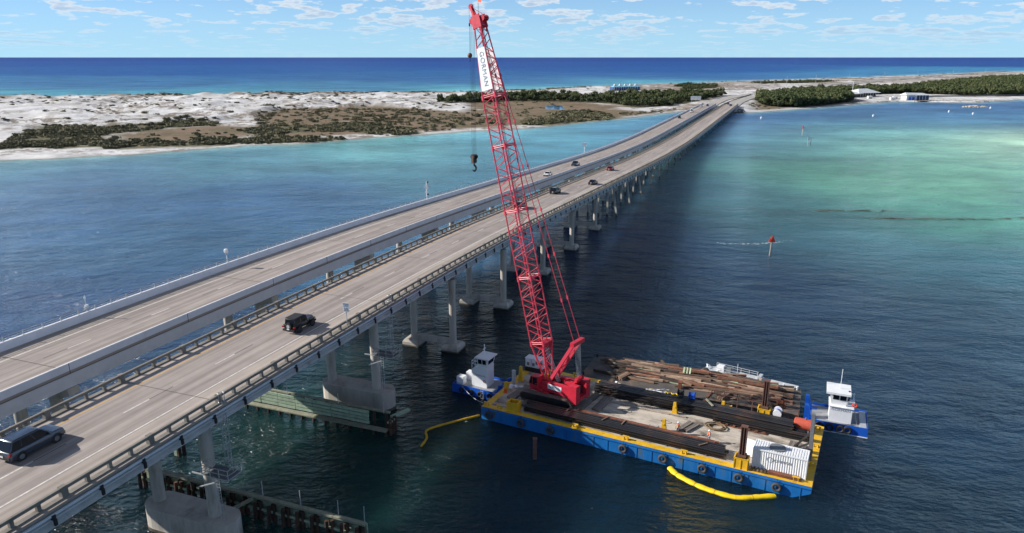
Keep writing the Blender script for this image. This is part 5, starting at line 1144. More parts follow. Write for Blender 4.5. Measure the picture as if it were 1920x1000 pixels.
T = thing('upright_boards', 'three pale green boards leaning upright amid the timber heap', 'boards', b2(15.0, 5.4, 2.2), B2R)
for i in range(3): MB().beam((i * .45, 0, -.8), (i * .45 + .15, .3, 1.0), .3, .1).build('board', TIMG, T)
for x, y, lab in ((6.4, 2.6, 'stack of grey timbers on the bare left part of the dark barge'), (21.5, 1.6, 'low stack of pale boards near the rusty rail')):
    T = thing('timber_stack', lab, 'timber stack', b2(x, y, 1.22), B2R + 1.2)
    for i in range(4):
        for k in range(2): MB().box((random.uniform(-.1, .1), (i - 1.5) * .3, .12 + .24 * k), (2.4, .26, .22)).build('plank', TIMB, T)
for x, lab in ((17.9, 'dark truck tyre on the far edge beside the grey skiff'),):
    T = thing('truck_tyre', lab, 'tyre', b2(x, 8.8, 1.75), B2R); link('tyre', ty, T)
T = thing('rusty_post', 'short rusty post standing on the near side of the dark barge', 'post', b2(15.2, 2.0, 1.2), B2R); MB().box((0, 0, .5), (.5, .4, 1.0)).build('post', RUST, T); MB().box((0, 0, 1.05), (.6, .5, .1)).build('cap', RUST, T)
T = thing('machine_block', 'rust-red machine block on the dark barge by the tug knees', 'machine', b2(29.3, 1.6, 1.2), B2R); MB().box((0, 0, .6), (.9, .7, 1.2)).build('block', RUST, T); MB().box((.6, .1, .5), (.5, .8, 1.0)).build('block', RUST, T); MB().box((.3, 0, 1.3), (.4, .3, .25)).build('cap', STEELB, T)
T = thing('hand_rail_frame', 'rusty pipe rail running along the near side of the dark barge', 'railing', b2(24.5, .9, 1.2), B2R)
for i in range(6): MB().beam((-4.5 + i * 1.8, 0, 0), (-4.5 + i * 1.8, 0, 1.25), .1, .1).build('post', SPUD, T)
for z in (.7, 1.2): MB().beam((-4.5, 0, z), (4.5, 0, z), .09, .09).build('rail', SPUD, T)
# aluminium skiff alongside
T = thing('work_skiff', 'white and grey aluminium work skiff moored behind the dark barge', 'boat', b2(24.4, 11.2, 0), B2R - R(11))
L_ = 14.2
hl = [[(-L_ / 2, 0, .75), (-L_ / 2, 0, .75), (-L_ / 2, 0, .7), (-L_ / 2, 0, .7)]]
def hr(x, w, zb): return [(x, -w, .8), (x, -w * .85, zb), (x, w * .85, zb), (x, w, .8)]
MB().loft([hr(-L_ / 2, .5, .45), hr(-L_ / 2 + 1, .95, .0), hr(-L_ / 2 + 2.5, 1.15, -.2), hr(L_ / 2, 1.15, -.2)]).build('hull', ALU, T)
MB().box((.5, 0, .82), (L_ - 1.5, 2.1, .05)).build('deck', mat('skiff_deck', (.48, .50, .52), .6, var=.1, scale=1), T)
m = MB()
for x in np.arange(-5.6, 2.2, 1.3):
    for y in (-1.0, 1.0): m.beam((x, y, .8), (x, y, 1.55), .06, .06)
for y in (-1.0, 1.0): m.beam((-5.6, y, 1.55), (1.0, y, 1.55), .06, .06); m.beam((-5.6, y, 1.2), (1.0, y, 1.2), .05, .05)
m.build('hand_rail', ALU, T); MB().box((-4.6, 0, 1.25), (1.3, 1.1, .9), taper=.8).build('console', WHITE, T); MB().tube([(-6.6, -.5, 1.0), (-6.9, 0, 1.35), (-6.6, .5, 1.0)], .1, 6).build('bow_rail', WHITE, T)
MB().box((1.6, 0, 1.2), (.5, 1.3, .75)).build('bench', ALU, T); MB().tube([(-2, 0, .8), (-2, 0, 2.6)], .04, 5).build('mast', WHITE, T); MB().box((-3.3, .1, 1.2), (.7, .9, .7)).build('motor', GREY, T)

# ---------------------------------------------------------------- tugs
def hull_tug(T, L, W, deck, m, boot=True):
    pts = [(0, .5), (.9, 0), (L, 0), (L, W), (.9, W), (0, W - .5)]
    MB().prism(pts, -.8, deck).build('hull', m, T)
    if boot: MB().prism([(p[0] * 1.0 - .02 if p[0] < 1 else p[0] + .03, (p[1] - W / 2) * 1.012 + W / 2) for p in pts], -.5, .12).build('boot_stripe', WHITE, T)
    for a, b in (((.9, .06), (L - .06, .06)), ((.9, W - .06), (L - .06, W - .06)), ((L - .06, .06), (L - .06, W - .06))): MB().beam((a[0], a[1], deck + .17), (b[0], b[1], deck + .17), .1, .36).build('bulwark', m, T)
# right tug
T = thing('push_tug', 'blue and white push tug with a raised wheelhouse at the right end of the barges', 'tug boat', b2(32.75, -.8, 0), B2R)
hull_tug(T, 7.9, 5.6, 1.05, TBLUE); GD = mat('grey_deck', (.26, .27, .28), .8, var=.15, scale=1)
MB().box((4.3, 2.8, 1.07), (6.9, 5.2, .04)).build('deck', GD, T)
for y in (1.1, 4.3):
    MB().extr([(-.15, .0), (1.5, .9), (1.5, 1.1), (.75, 1.3), (.35, 2.9), (-.15, 3.0)], y - .35, y + .35).build('push_knee', TBLUE, T)
    for z in (1.2, 1.7, 2.2): MB().box((.48, y, z), (.14, .9, .1)).build('knee_step', TBLUE, T)
TH = link('superstructure', MB().box((3.45, 2.35, 2.3), (2.7, 2.6, 2.45)).mesh('deckhouse', WHITE), T, (0.75, 0, 0.1)); TH.scale = (1.05, 1.05, .92); MB().box((3.45, 2.35, 3.56), (3.0, 2.9, .09)).build('upper_deck', WHITE, TH)
wm = MB(); wm.add([(2.2, 1.35, 3.6), (4.0, 1.35, 3.6), (4.0, 3.35, 3.6), (2.2, 3.35, 3.6), (1.95, 1.2, 5.55), (4.15, 1.2, 5.55), (4.15, 3.5, 5.55), (1.95, 3.5, 5.55)], [(3, 2, 1, 0), (4, 5, 6, 7), (0, 1, 5, 4), (1, 2, 6, 5), (2, 3, 7, 6), (3, 0, 4, 7)])
wh = wm.build('wheelhouse', WHITE, TH)
for x in (2.35, 3.2): MB().add([(x, 1.25, 4.55), (x + .72, 1.25, 4.55), (x + .72, 1.19, 5.35), (x, 1.19, 5.35)], [(0, 1, 2, 3)]).build('window', GLASS, TH)
MB().add([(2.07, 1.45, 4.55), (2.07, 3.25, 4.55), (1.96, 3.35, 5.35), (1.96, 1.35, 5.35)], [(0, 1, 2, 3)]).build('window', GLASS, TH)
MB().add([(4.11, 1.45, 4.3), (4.11, 2.2, 4.3), (4.16, 2.2, 5.35), (4.16, 1.45, 5.35)], [(0, 1, 2, 3)]).build('window', GLASS, TH)
MB().box((2.95, 2.3, 5.72), (2.9, 3.2, .32)).build('wheelhouse_roof', WHITE, TH); MB().tube([(3.1, 2.3, 5.9), (3.1, 2.3, 9.0)], .04, 5).build('mast', WHITE, TH); MB().tube([(4.2, 1.7, 4.2), (4.2, 1.7, 6.0)], .13, 8).build('exhaust', BLACK, TH); MB().box((4.5, 1.8, 5.6), (.7, .1, .1)).build('radar', WHITE, TH)
m = MB()
for x, y in ((4.1, .95), (4.9, .95), (4.9, 2.3), (4.9, 3.75)): m.beam((x, y, 3.6), (x, y, 4.65), .05, .05)
for z in (4.1, 4.65): m.beam((4.1, .95, z), (4.9, .95, z), .05, .05); m.beam((4.9, .95, z), (4.9, 3.75, z), .05, .05)
m.build('hand_rail', WHITE, TH)
m = MB(); m.beam((5.5, 1.3, 1.1), (4.95, 1.3, 3.6), .06, .06); m.beam((5.5, 1.9, 1.1), (4.95, 1.9, 3.6), .06, .06)
for i in range(7): m.beam((5.45 - i * .075, 1.3, 1.4 + i * .33), (5.45 - i * .075, 1.9, 1.4 + i * .33), .05, .05)
m.build('ladder', LGREY, TH); MB().torus((4.95, .9, 4.3), .26, .07, 'y', 14, 6).build('life_ring', MRED, TH)
MB().box((7.3, 2.8, 1.2), (.8, 5.0, .25)).build('stern_locker', LGREY, T)
for x in (1.9, 3.2, 4.5, 5.4): MB().torus((x, -.16, .75), .42, .17, 'y', 18, 7).build('tyre', BLACK, T)
text('lettering', 'GORMAN', .5, INKG, TH, face_matrix((3.45, 1.04, 3.05), (1, 0, 0), (0, 0, 1)), .006)
# left tug
T = thing('push_tug', 'small blue tug with a tall white deckhouse at the left end of the barge', 'tug boat', bl(-.35, 10.4, 0), BR + pi)
hull_tug(T, 7.9, 4.9, 1.0, TBLUE, False); MB().box((4.2, 2.45, 1.02), (6.9, 4.5, .04)).build('deck', GD, T)
for y in (1.0, 3.9): MB().extr([(-.1, .0), (1.2, .9), (1.2, 1.1), (.6, 1.2), (.3, 2.2), (-.1, 2.3)], y - .3, y + .3).build('push_knee', TBLUE, T)
dh = MB().extr([(2.6, 1.03), (5.2, 1.03), (5.2, 3.7), (4.6, 4.1), (4.4, 4.3), (2.6, 4.3)], 1.35, 3.6).build('deckhouse', WHITE, T)
wm = MB(); wm.add([(2.6, 1.5, 4.3), (4.2, 1.5, 4.3), (4.2, 3.45, 4.3), (2.6, 3.45, 4.3), (2.35, 1.3, 5.75), (4.25, 1.3, 5.75), (4.25, 3.65, 5.75), (2.35, 3.65, 5.75)], [(3, 2, 1, 0), (4, 5, 6, 7), (0, 1, 5, 4), (1, 2, 6, 5), (2, 3, 7, 6), (3, 0, 4, 7)])
wh = wm.build('wheelhouse', WHITE, T)
MB().add([(2.47, 1.7, 4.8), (2.47, 3.3, 4.8), (2.37, 3.4, 5.55), (2.37, 1.6, 5.55)], [(0, 1, 2, 3)]).build('window', GLASS, wh)
for x in (2.7, 3.45): MB().add([(x, 3.55, 4.8), (x + .62, 3.55, 4.8), (x + .62, 3.66, 5.55), (x, 3.66, 5.55)], [(0, 1, 2, 3)]).build('window', GLASS, wh)
MB().box((3.3, 2.5, 5.8), (2.4, 2.8, .14)).build('wheelhouse_roof', WHITE, T); MB().tube([(3.6, 2.4, 5.85), (3.6, 2.4, 7.6)], .07, 5).build('mast', WHITE, T); MB().box((3.6, 2.4, 6.9), (.1, .8, .1)).build('radar', WHITE, T)
m = MB()
for y in (1.5, 2.6, 3.55): m.beam((5.15, y, 4.3 - .5), (5.15, y, 5.1), .06, .06)
for z in (4.6, 5.1): m.beam((5.15, 1.5, z), (5.15, 3.55, z), .06, .06); m.beam((4.2, 3.55, z), (5.15, 3.55, z), .06, .06)
m.build('hand_rail', WHITE, T)
for x, y in ((7.0, 3.6), (6.5, 1.6)): MB().box((x, y, 1.65), (1.15, 1.0, 1.2)).build('water_tank', WHITE, T, smooth=False)
text('lettering', 'GORMAN', .46, INKG, T, face_matrix((3.9, 3.62, 2.9), (-1, 0, 0), (0, 0, 1)), .006); MB().torus((3.0, 3.62, 2.1), .2, .04, 'y', 14, 5).build('logo_ring', TANKR, T)
for x in (1.4, 3.0, 4.6, 6.2): MB().torus((x, 5.02, .6), .34, .14, 'y', 18, 7).build('tyre', BLACK, T)
m = MB(); m.beam((2.4, 5.05, -.2), (2.4, 5.05, 1.4), .05, .05); m.beam((2.8, 5.05, -.2), (2.8, 5.05, 1.4), .05, .05)
for i in range(5): m.beam((2.4, 5.05, .0 + i * .3), (2.8, 5.05, .0 + i * .3), .05, .05)
m.build('ladder', LGREY, T)
# mooring lines
for a, b, lab in ((bl(-6.5, 5.5, 1.2), bl(.3, .6, 2.1), 'thin mooring line from the small tug to the near barge corner'), (bl(-1.5, 10.5, 1.4), bl(.6, 14.8, 2.5), 'thin mooring line from the small tug to the far barge corner')):
    pts = [a.lerp(b, i / 8) - Vector((0, 0, .5 * sin(pi * i / 8))) for i in range(9)]; link('mooring_line', MB().tube(pts, .03, 4).mesh('rope', LGREY), None, None, 0, label=lab, category='rope')

# ---------------------------------------------------------------- floating containment booms
def fboom(pts, r, m, label, flat=.55, seg=6, kink=0.0):
    P = [Vector(p) for p in pts]; sm = []
    for i in range(len(P) - 1):
        p0 = P[max(i - 1, 0)]; p1 = P[i]; p2 = P[i + 1]; p3 = P[min(i + 2, len(P) - 1)]
        for j in range(seg):
            t = j / seg; sm.append(.5 * ((2 * p1) + (-p0 + p2) * t + (2 * p0 - 5 * p1 + 4 * p2 - p3) * t * t + (-p0 + 3 * p1 - 3 * p2 + p3) * t ** 3))
    sm.append(P[-1]); k = len(sm)
    T = thing('containment_boom', label, 'floating boom', tuple(sm[0])); o = sm[0]
    rad = [r * (1 + .08 * sin(i * 1.9)) * (1 if i % seg else .86) for i in range(k)]
    fm = MB().tube([q - o for q in sm], rad, 10).mesh('float', m, True)
    for v in fm.vertices: v.co.z *= flat if r > .3 else 1
    link('float', fm, T)
    for i in range(seg, k - 1, seg): bb = MB().tube([sm[i] - o - (sm[i + 1] - sm[i]).normalized() * .05, sm[i] - o + (sm[i + 1] - sm[i]).normalized() * .05], r * .93, 10).mesh('joint_band', BOOMD); [setattr(v.co, 'z', v.co.z * (flat if r > .3 else 1)) for v in bb.vertices]; link('joint_band', bb, T)
    sk = [q - o for q in sm]; vs = [(q.x, q.y, .0) for q in sk] + [(q.x + r * .7, q.y - r * .7, -.35) for q in sk]
    return T
def wl_(x, y, z=.12): p = BO + BX * x + BY * y; return (p.x, p.y, z)
fb = fboom([wl_(27.1, -.5), wl_(28.3, -1.6), wl_(30.8, -2.7), wl_(33.2, -3.2), wl_(35.6, -3.2), wl_(37.3, -2.3), wl_(39.6, -.8)], .42, BOOMY, 'fat bright yellow floating boom lying along the near barge side')
m = MB(); 
fboom([(-4.6, 92.3, .1), (-7.5, 90.8, .08), (-10.6, 89.0, .08), (-11.7, 87.8, .08), (-11.4, 86.0, .08), (-11.9, 83.9, .08)], .17, BOOMD, 'thin dull yellow floating boom trailing left from the barge corner')
T = thing('guide_pile', 'dark steel pile standing in the water before the barge', 'pile', (2.9, 81.0, 0)); MB().box((0, 0, 0), (.5, .5, 5.6)).build('pile', SPUD, T); 
MB().box((0, 0, 2.85), (.56, .56, .1)).build('pile_cap', SPUD, T)

# ---------------------------------------------------------------- channel markers and buoys
T = thing('channel_marker', 'orange-red triangle daymark on a leaning pile in the green water', 'marker', (66.1, 178.1, 0), R(10)); T.rotation_euler = (0, R(3), R(10))
MB().tube([(0, 0, -1), (0, 0, 4.4)], .22, 10).build('pile', mat('pile_grey', (.28, .25, .21), .9, var=.2, scale=2), T, smooth=True); MB().extr([(-.85, 3.7), (.85, 3.7), (0, 5.3)], -.32, -.26).build('daymark', MRED, T); MB().extr([(-.85, 3.7), (.85, 3.7), (0, 5.3)], .26, .32).build('daymark', MRED, T)
MB().box((0, 0, 4.5), (.35, .35, .4)).build('lantern_base', LGREY, T)
T = thing('channel_marker', 'far orange-red daymark on a pale pile toward the island', 'marker', (188.9, 473.9, 0)); MB().tube([(0, 0, -1), (0, 0, 5.2)], .3, 8).build('pile', LGREY, T); MB().extr([(-1.0, 4.2), (1.0, 4.2), (0, 6.4)], -.1, .1).build('daymark', MRED, T)
T = thing('notice_board', 'white notice board standing on two piles in the bay', 'sign', (171.2, 418.0, 0))
for x in (-.8, .8): MB().tube([(x, 0, -1), (x, 0, 3.2)], .22, 8).build('pile', LGREY, T)
MB().box((0, -.25, 3.9), (2.6, .1, 1.9)).build('board', SIGNW, T)
for i, (x, y, lab) in enumerate(((205.5, 604.3, 'white mooring buoy nearest the bridge end'), (308.5, 626.4, 'white mooring buoy in front of the boathouse'), (401.9, 675.7, 'white mooring buoy left of the rock islet'), (408.3, 650.1, 'white mooring buoy nearest us off the rock islet'), (471.9, 725.5, 'white mooring buoy close beside the rock islet'))):
    T = thing('mooring_buoy', lab, 'buoy', (x, y, 0), 0, 'white buoys off the marina'); MB().tube([(0, 0, -.2), (0, 0, .3), (0, 0, 1.3), (0, 0, 1.7)], [.6, .75, .75, .35], 10).build('float', WHITE, T, smooth=True); MB().tube([(0, 0, 1.7), (0, 0, 2.2)], .12, 6).build('top_post', WHITE, T)

WEED = mat('weed', (0.10, 0.13, 0.095), .9)
def flecks(name, band, n, sp, sz, m, label, cat):
    mb = MB()
    for _ in range(n):
        t = random.random() * (len(band) - 1); i = int(t); f = t - i; x = band[i][0] + (band[i + 1][0] - band[i][0]) * f + random.gauss(0, sp * 1.5); y = band[i][1] + (band[i + 1][1] - band[i][1]) * f + random.gauss(0, sp)
        k = 7; a0 = random.uniform(-.2, .4); s_ = sz * random.uniform(.4, 1.3)
        mb.add([(x + s_ * 2.6 * cos(2 * pi * j / k + .3) * random.uniform(.6, 1.1), y + s_ * sin(2 * pi * j / k + .3) * random.uniform(.5, 1.1) + a0 * 0, .035) for j in range(k)], [tuple(range(k))])
    mb.build(name, m, kind='stuff', label=label, category=cat)
flecks('drifting_weed', [(100, 235), (124, 234)], 60, 1.0, .5, WEED, 'short dark patch of drifting weed on the green shoal', 'weed')
flecks('drifting_weed', [(115, 223), (130, 222), (150, 221), (175, 226), (195, 226)], 170, .8, .5, WEED, 'long dark line of drifting weed across the green shoal', 'weed')
flecks('foam_flecks', [(57, 191), (66, 190), (78, 194)], 70, .5, .12, FOAM, 'small white ripples beside the nearest red marker', 'foam')
# ---------------------------------------------------------------- shore buildings, signs, poles
ROOFW = mat('metal_roof_white', (.66, .68, .68), .5, var=.06, scale=.3); WALLB = mat('wall_brown', (.13, .10, .08), .8); WALLW = mat('wall_white', (.62, .63, .62), .7)
T = thing('marina_restaurant', 'low building with a broad white hipped roof among the trees', 'building', (438, 925, 1.4), R(25)); T.scale = (1.3, 1.3, 1.15)
def hip(m, cx, cy, lx, ly, z0, z1, ov=2.0):
    r = max(.5, (lx - ly) / 2) ; m.add([(cx - lx / 2 - ov, cy - ly / 2 - ov, z0), (cx + lx / 2 + ov, cy - ly / 2 - ov, z0), (cx + lx / 2 + ov, cy + ly / 2 + ov, z0), (cx - lx / 2 - ov, cy + ly / 2 + ov, z0), (cx - r, cy, z1), (cx + r, cy, z1)], [(0, 1, 5, 4), (1, 2, 5), (2, 3, 4, 5), (3, 0, 4), (3, 2, 1, 0)])
m = MB(); hip(m, 0, 0, 26, 14, 4.2, 8.4); m.build('roof', ROOFW, T); m = MB(); hip(m, -19, -3, 14, 10, 3.6, 6.0); m.build('roof', ROOFW, T)
MB().box((0, 0, 2.1), (24, 12, 4.2)).build('wall', WALLB, T); MB().box((-19, -3, 1.8), (12, 8, 3.6)).build('wall', WALLB, T)
for i in range(6): MB().box((-10 + i * 4, -6.03, 2.2), (2.2, .1, 1.8)).build('window', GLASS, T)
for i in range(8): MB().box((-12 + i * 3.4, -8.2, 2.0), (.25, .25, 4.2)).build('post', WHITE, T)
MB().tube([(-16, -2, 5.5), (-16, -2, 16)], .2, 6).build('flag_mast', WHITE, T)
T = thing('boathouse', 'white-roofed boathouse with blue doors standing over the dock', 'building', (463, 850, 1.2), R(12))
MB().box((-7.5, 0, 3.3), (13, 9, 6.6)).build('wall', WALLW, T); MB().box((7.5, 0, 2.9), (17, 9, 5.8)).build('wall', mat('wall_navy', (.03, .05, .12), .6), T)
m = MB().add([(-15.5, -6, 5.9), (17.5, -6, 5.6), (17.5, 6, 5.6), (-15.5, 6, 5.9), (-13, 0, 8.6), (10, 0, 8.0)], [(0, 1, 5, 4), (1, 2, 5), (2, 3, 4, 5), (3, 0, 4), (3, 2, 1, 0)]); m.build('roof', ROOFW, T)
for x in (-9.5, -5.0): MB().box((x, -4.56, 2.0), (3.6, .12, 3.4)).build('door', mat('door_blue', (.02, .12, .5), .5), T)
MB().box((-7.2, -4.56, 5.0), (8.4, .1, .9)).build('blue_stripe', mat('door_blue', (.02, .12, .5)), T)
for x in (-1, 3, 7, 11, 15.5): MB().box((x, -4.7, 2.8), (.35, .35, 5.6)).build('post', WHITE, T)
DOCKW = mat('dock_wood', (.16, .12, .09), .9, var=.2, scale=.5)
def dock(name, label, x, y, rz, L, W, z=1.3):
    T = thing(name, label, 'dock', (x, y, 0), rz); MB().box((0, 0, z), (L, W, .25)).build('decking', DOCKW, T)
    k = max(2, int(L / 4))
    for i in range(k + 1):
        for s in (-1, 1): MB().tube([(-L / 2 + L * i / k, s * W / 2, -1), (-L / 2 + L * i / k, s * W / 2, z + .9)], .2, 6).build('pile', DOCKW, T)
dock('dock', 'dark wooden dock along the front of the boathouse', 476, 836, R(8), 40, 4); dock('dock', 'narrow wooden pier in front of the sand lot right of the boathouse', 520, 838, R(-28), 36, 2.4, 1.0); dock('dock', 'low wooden walkway left of the boathouse', 440, 842, R(12), 22, 2.5, .9)
for x, y, w, lab in ((438, 850, 6, 'small white gabled shed on the quay'), (425, 878, 5, 'small white gabled shed nearest the hip-roofed restaurant'), (452, 872, 5, 'small white shed behind the quay beside the boathouse'), (470, 885, 6, 'white gabled shed directly behind the boathouse')):
    T = thing('white_shed', lab, 'shed', (x, y, 1.3), R(15)); MB().box((0, 0, 1.3), (w, 3, 2.6)).build('wall', WALLW, T); MB().add([(-w / 2 - .3, -1.8, 2.6), (w / 2 + .3, -1.8, 2.6), (w / 2 + .3, 1.8, 2.6), (-w / 2 - .3, 1.8, 2.6), (-w / 2 - .3, 0, 3.4), (w / 2 + .3, 0, 3.4)], [(0, 1, 5, 4), (2, 3, 4, 5), (1, 2, 5), (3, 0, 4)]).build('roof', ROOFW, T)
# beach pavilion with blue roofs
T = thing('beach_pavilion', 'blue-roofed beach pavilion with small cupolas by the gulf', 'building', (166, 1088, 2.2), R(20))
BR_ = mat('roof_pale_blue', (.22, .45, .55), .5); BW_ = mat('wall_deep_blue', (.03, .07, .2), .6)
MB().box((0, 0, 2.4), (44, 12, 4.8)).build('wall', BW_, T)
for i in range(5):
    m = MB(); hip(m, -17 + i * 8.6, 0, 7, 9, 4.8, 7.6, 1.2); m.build('roof', BR_, T); MB().box((-17 + i * 8.6, 0, 8.0), (2.4, 2.4, 1.6)).build('cupola', WALLW, T)
for i in range(12): MB().box((-21 + i * 3.8, -6.3, 2.4), (.4, .4, 4.8)).build('post', WALLW, T)
# billboard sign seen from behind the far bridge end
T = thing('overhead_sign', 'wide pale road sign panel beside the far bridge landing', 'sign', (un(800, -97)[0], un(800, -97)[1], 2.0), R(-8))
for i in range(3): MB().box((-3.6 + i * 3.6, 0, 5.2), (3.5, .15, 4.2)).build('panel', mat('panel_pale', (.55, .57, .57), .6), T)
for x in (-4.2, 0, 4.2): MB().beam((x, .3, 0), (x, .3, 6), .25, .25).build('post', LGREY, T)
# power poles
for i, (px_, py_) in enumerate(((330, 985), (390, 1105), (455, 1230), (560, 1370), (680, 1500), (820, 1640), (980, 1800), (1160, 1960), (1340, 2110))):
    T = thing('power_pole', ('tall power pole, %s along the coast road' % ('first', 'second', 'third', 'fourth', 'fifth', 'sixth', 'seventh', 'eighth', 'ninth')[i]) + (' from the bridge'), 'power pole', (px_, py_, 1.5), R(30), 'power poles along the coast road')
    MB().tube([(0, 0, 0), (0, 0, 17)], [.35, .22], 6).build('pole', mat('pole_pale', (.42, .40, .37), .8), T); MB().box((0, 0, 15.6), (3.2, .2, .2)).build('cross_arm', LGREY, T)
# rock islet and riprap
def rocks(cx, cy, n, sx, sy, hmax, col_, label, grp, rz=0):
    ROCK = mat(col_[0], col_[1], .9, var=.3, scale=.8)
    ms = []
    for k in range(4):
        bm = bmesh.new(); bmesh.ops.create_icosphere(bm, subdivisions=1, radius=1)
        for v in bm.verts: v.co *= random.uniform(.7, 1.2)
        me = bpy.data.meshes.new('rock'); bm.to_mesh(me); bm.free(); me.materials.append(ROCK); ms.append(me)
    for i in range(n):
        a = random.uniform(0, 2 * pi); r = random.random() ** .5; x = r * cos(a) * sx; y = r * sin(a) * sy; s = random.uniform(.8, 1.8)
        o = link('rock', random.choice(ms), None, (cx + x * cos(rz) - y * sin(rz), cy + x * sin(rz) + y * cos(rz), max(0, hmax * (1 - r)) - .1), random.uniform(0, 6), label=label, category='rock', group=grp); o.scale = (s, s * .9, s * .7)
rocks(470, 748, 70, 12, 6, 1.6, ('rock_pale', (.40, .36, .31)), 'pale grey rock heaped on the small islet before the sand lot', 'rocks of the islet')
rocks(*un(712, -46)[:2], 60, 20, 6, 2.6, ('rock_dark', (.10, .10, .095)), 'dark boulder of the revetment at the near bridge landing', 'revetment boulders', pi / 2 - AZ)
rocks(*un(722, -66)[:2], 30, 12, 4, 2.6, ('rock_dark', (.10, .10, .095)), 'dark boulder between the two bridge landings', 'boulders between the bridges', pi / 2 - AZ)
MB().box((0, 0, 0), (40, 14.5, 5)).build('bridge_abutment', CONC, None, loc=un(762, -56, .45), rz=pi / 2 - AZ, kind='structure'); MB().box((0, 0, 0), (40, 13.5, 5)).build('bridge_abutment', CONC, None, loc=un(762, -76.6, .45), rz=pi / 2 - AZ, kind='structure')
# low fence along the sand lot
T = thing('chain_fence', 'long low grey fence between the sand lot and the wood', 'fence', (500, 905, 1.4)); m = MB()
for i in range(40): m.beam((i * 4.2, i * 1.0, 0), (i * 4.2, i * 1.0, 2.2), .15, .15)
m.build('post', GREY, T, kind='stuff'); MB().beam((0, 0, 1.1), (165, 39, 1.1), .08, 1.7).build('mesh_panel', mat('fence_grey', (.2, .2, .19), .8), T)

# ---------------------------------------------------------------- vegetation
def leafmat(name, c, c2):
    m = bpy.data.materials.new(name); m.use_nodes = True; n = m.node_tree.nodes; l = m.node_tree.links; b = n['Principled BSDF']; b.inputs['Roughness'].default_value = .8; b.inputs['Specular IOR Level'].default_value = .15
    oi = n.new('ShaderNodeObjectInfo'); g = n.new('ShaderNodeNewGeometry'); t = n.new('ShaderNodeTexNoise'); t.inputs['Scale'].default_value = .022; t.inputs['Detail'].default_value = 4; l.new(g.outputs['Position'], t.inputs['Vector'])
    ad = n.new('ShaderNodeMath'); ad.operation = 'MULTIPLY_ADD'; l.new(oi.outputs['Random'], ad.inputs[0]); ad.inputs[1].default_value = .5; l.new(mrng(t.outputs[0], .35, .65, -.1, .6, n, l), ad.inputs[2])
    l.new(mixc(ad.outputs[0], c, c2, n, l), b.inputs['Base Color']); return m
LSCR = leafmat('scrub_foliage', (.10, .10, .055), (.23, .21, .13)); LPIN = leafmat('pine_foliage', (.045, .066, .028), (.125, .140, .060)); LDRK = leafmat('oak_foliage', (.036, .052, .028), (.085, .100, .048))
def crown_mesh(name, m, nl, nleaf, rx, rz_, zc_, leaf, seed, flat=.8):
    rnd = np.random.default_rng(seed); vs = []; fs = []
    lobes = [(rnd.uniform(-.55, .55) * rx, rnd.uniform(-.55, .55) * rx, zc_ + rnd.uniform(-.5, .5) * rz_, rnd.uniform(.4, .65)) for _ in range(nl)]
    for i in range(nleaf):
        lx, ly, lz, lr = lobes[rnd.integers(nl)]; d = rnd.normal(size=3); d /= np.linalg.norm(d); d[2] = d[2] * .8 + .15; r = rnd.uniform(.75, 1.08)
        c = np.array([lx + d[0] * lr * rx * r, ly + d[1] * lr * rx * r, lz + d[2] * lr * rz_ * 1.3 * r])
        nrm = d + rnd.normal(size=3) * .45; nrm /= np.linalg.norm(nrm); a = np.cross(nrm, rnd.normal(size=3)); a /= np.linalg.norm(a); b = np.cross(nrm, a); s = leaf * rnd.uniform(.6, 1.3); o = len(vs)
        vs += [c - a * s - b * s * .7, c + a * s * .8 - b * s, c + a * s + b * s * .8 + nrm * s * .3, c - a * s * .7 + b * s, ]; fs.append((o, o + 1, o + 2, o + 3))
    me = bpy.data.meshes.new(name); me.from_pydata([tuple(v) for v in vs], [], fs); me.materials.append(m); return me
def trunk_mesh(h, r, seed, zc_):
    rd = random.Random(seed); m = MB(); m.tube([(0, 0, -.5), (rd.uniform(-.2, .2), rd.uniform(-.2, .2), h * .5), (rd.uniform(-.4, .4), rd.uniform(-.4, .4), h)], [r, r * .7, r * .35], 6)
    for i in range(5): a = rd.uniform(0, 6.28); z0 = h * rd.uniform(.4, .85); m.tube([(0, 0, z0), (cos(a) * h * .22, sin(a) * h * .22, z0 + h * .15)], [r * .35, r * .12], 4)
    return m.mesh('trunk', BARK)
pine = [(crown_mesh('crown', LPIN, 8, 170, 3.6, 2.6, 6.6, .48, s), trunk_mesh(7.5, .22, s, 6)) for s in (1, 2, 3)]
oak = [(crown_mesh('crown', LDRK, 6, 160, 3.6, 2.0, 3.6, .62, s + 10), trunk_mesh(4, .25, s, 3)) for s in (1, 2, 3)]
bush = [(crown_mesh('crown', LSCR, 7, 130, 2.4, .8, .75, .36, s + 20), trunk_mesh(1.4, .12, s, 1)) for s in (1, 2, 3)]
def plant(kind, x, y, s, label, cat, grp, name):
    c, t = random.choice(kind); T = thing(name, label, cat, (x, y, float(ground(x, y)) - .1), random.uniform(0, 6.28), grp); T.scale = (s, s, s * random.uniform(.85, 1.15)); link('crown', c, T); link('trunk', t, T); return T
protos = {}
def first(kind, key, x, y, s, label, cat, grp, name):
    T = plant(kind, x, y, s, label, cat, grp, name); protos[key] = [ch for ch in T.children if ch.name.startswith('crown')][0]; return T
def sample(poly, n, mind=3.0, frac=1.0):
    P = np.array(poly, float); lo = P.min(0); hi = P.max(0); out = []
    pts = rng.uniform(lo, hi, size=(n * 6, 2)); wxp = pts[:, 0] + (fbm(pts[:, 0] / 25, pts[:, 1] / 25, 3, 3) - .5) * 14; wyp = pts[:, 1] + (fbm(pts[:, 0] / 25, pts[:, 1] / 25, 3, 9) - .5) * 14
    ok = inpoly(wxp, wyp, poly); return pts[ok][:n]
def area(p): return abs(sum(p[i][0] * p[(i + 1) % len(p)][1] - p[(i + 1) % len(p)][0] * p[i][1] for i in range(len(p)))) / 2
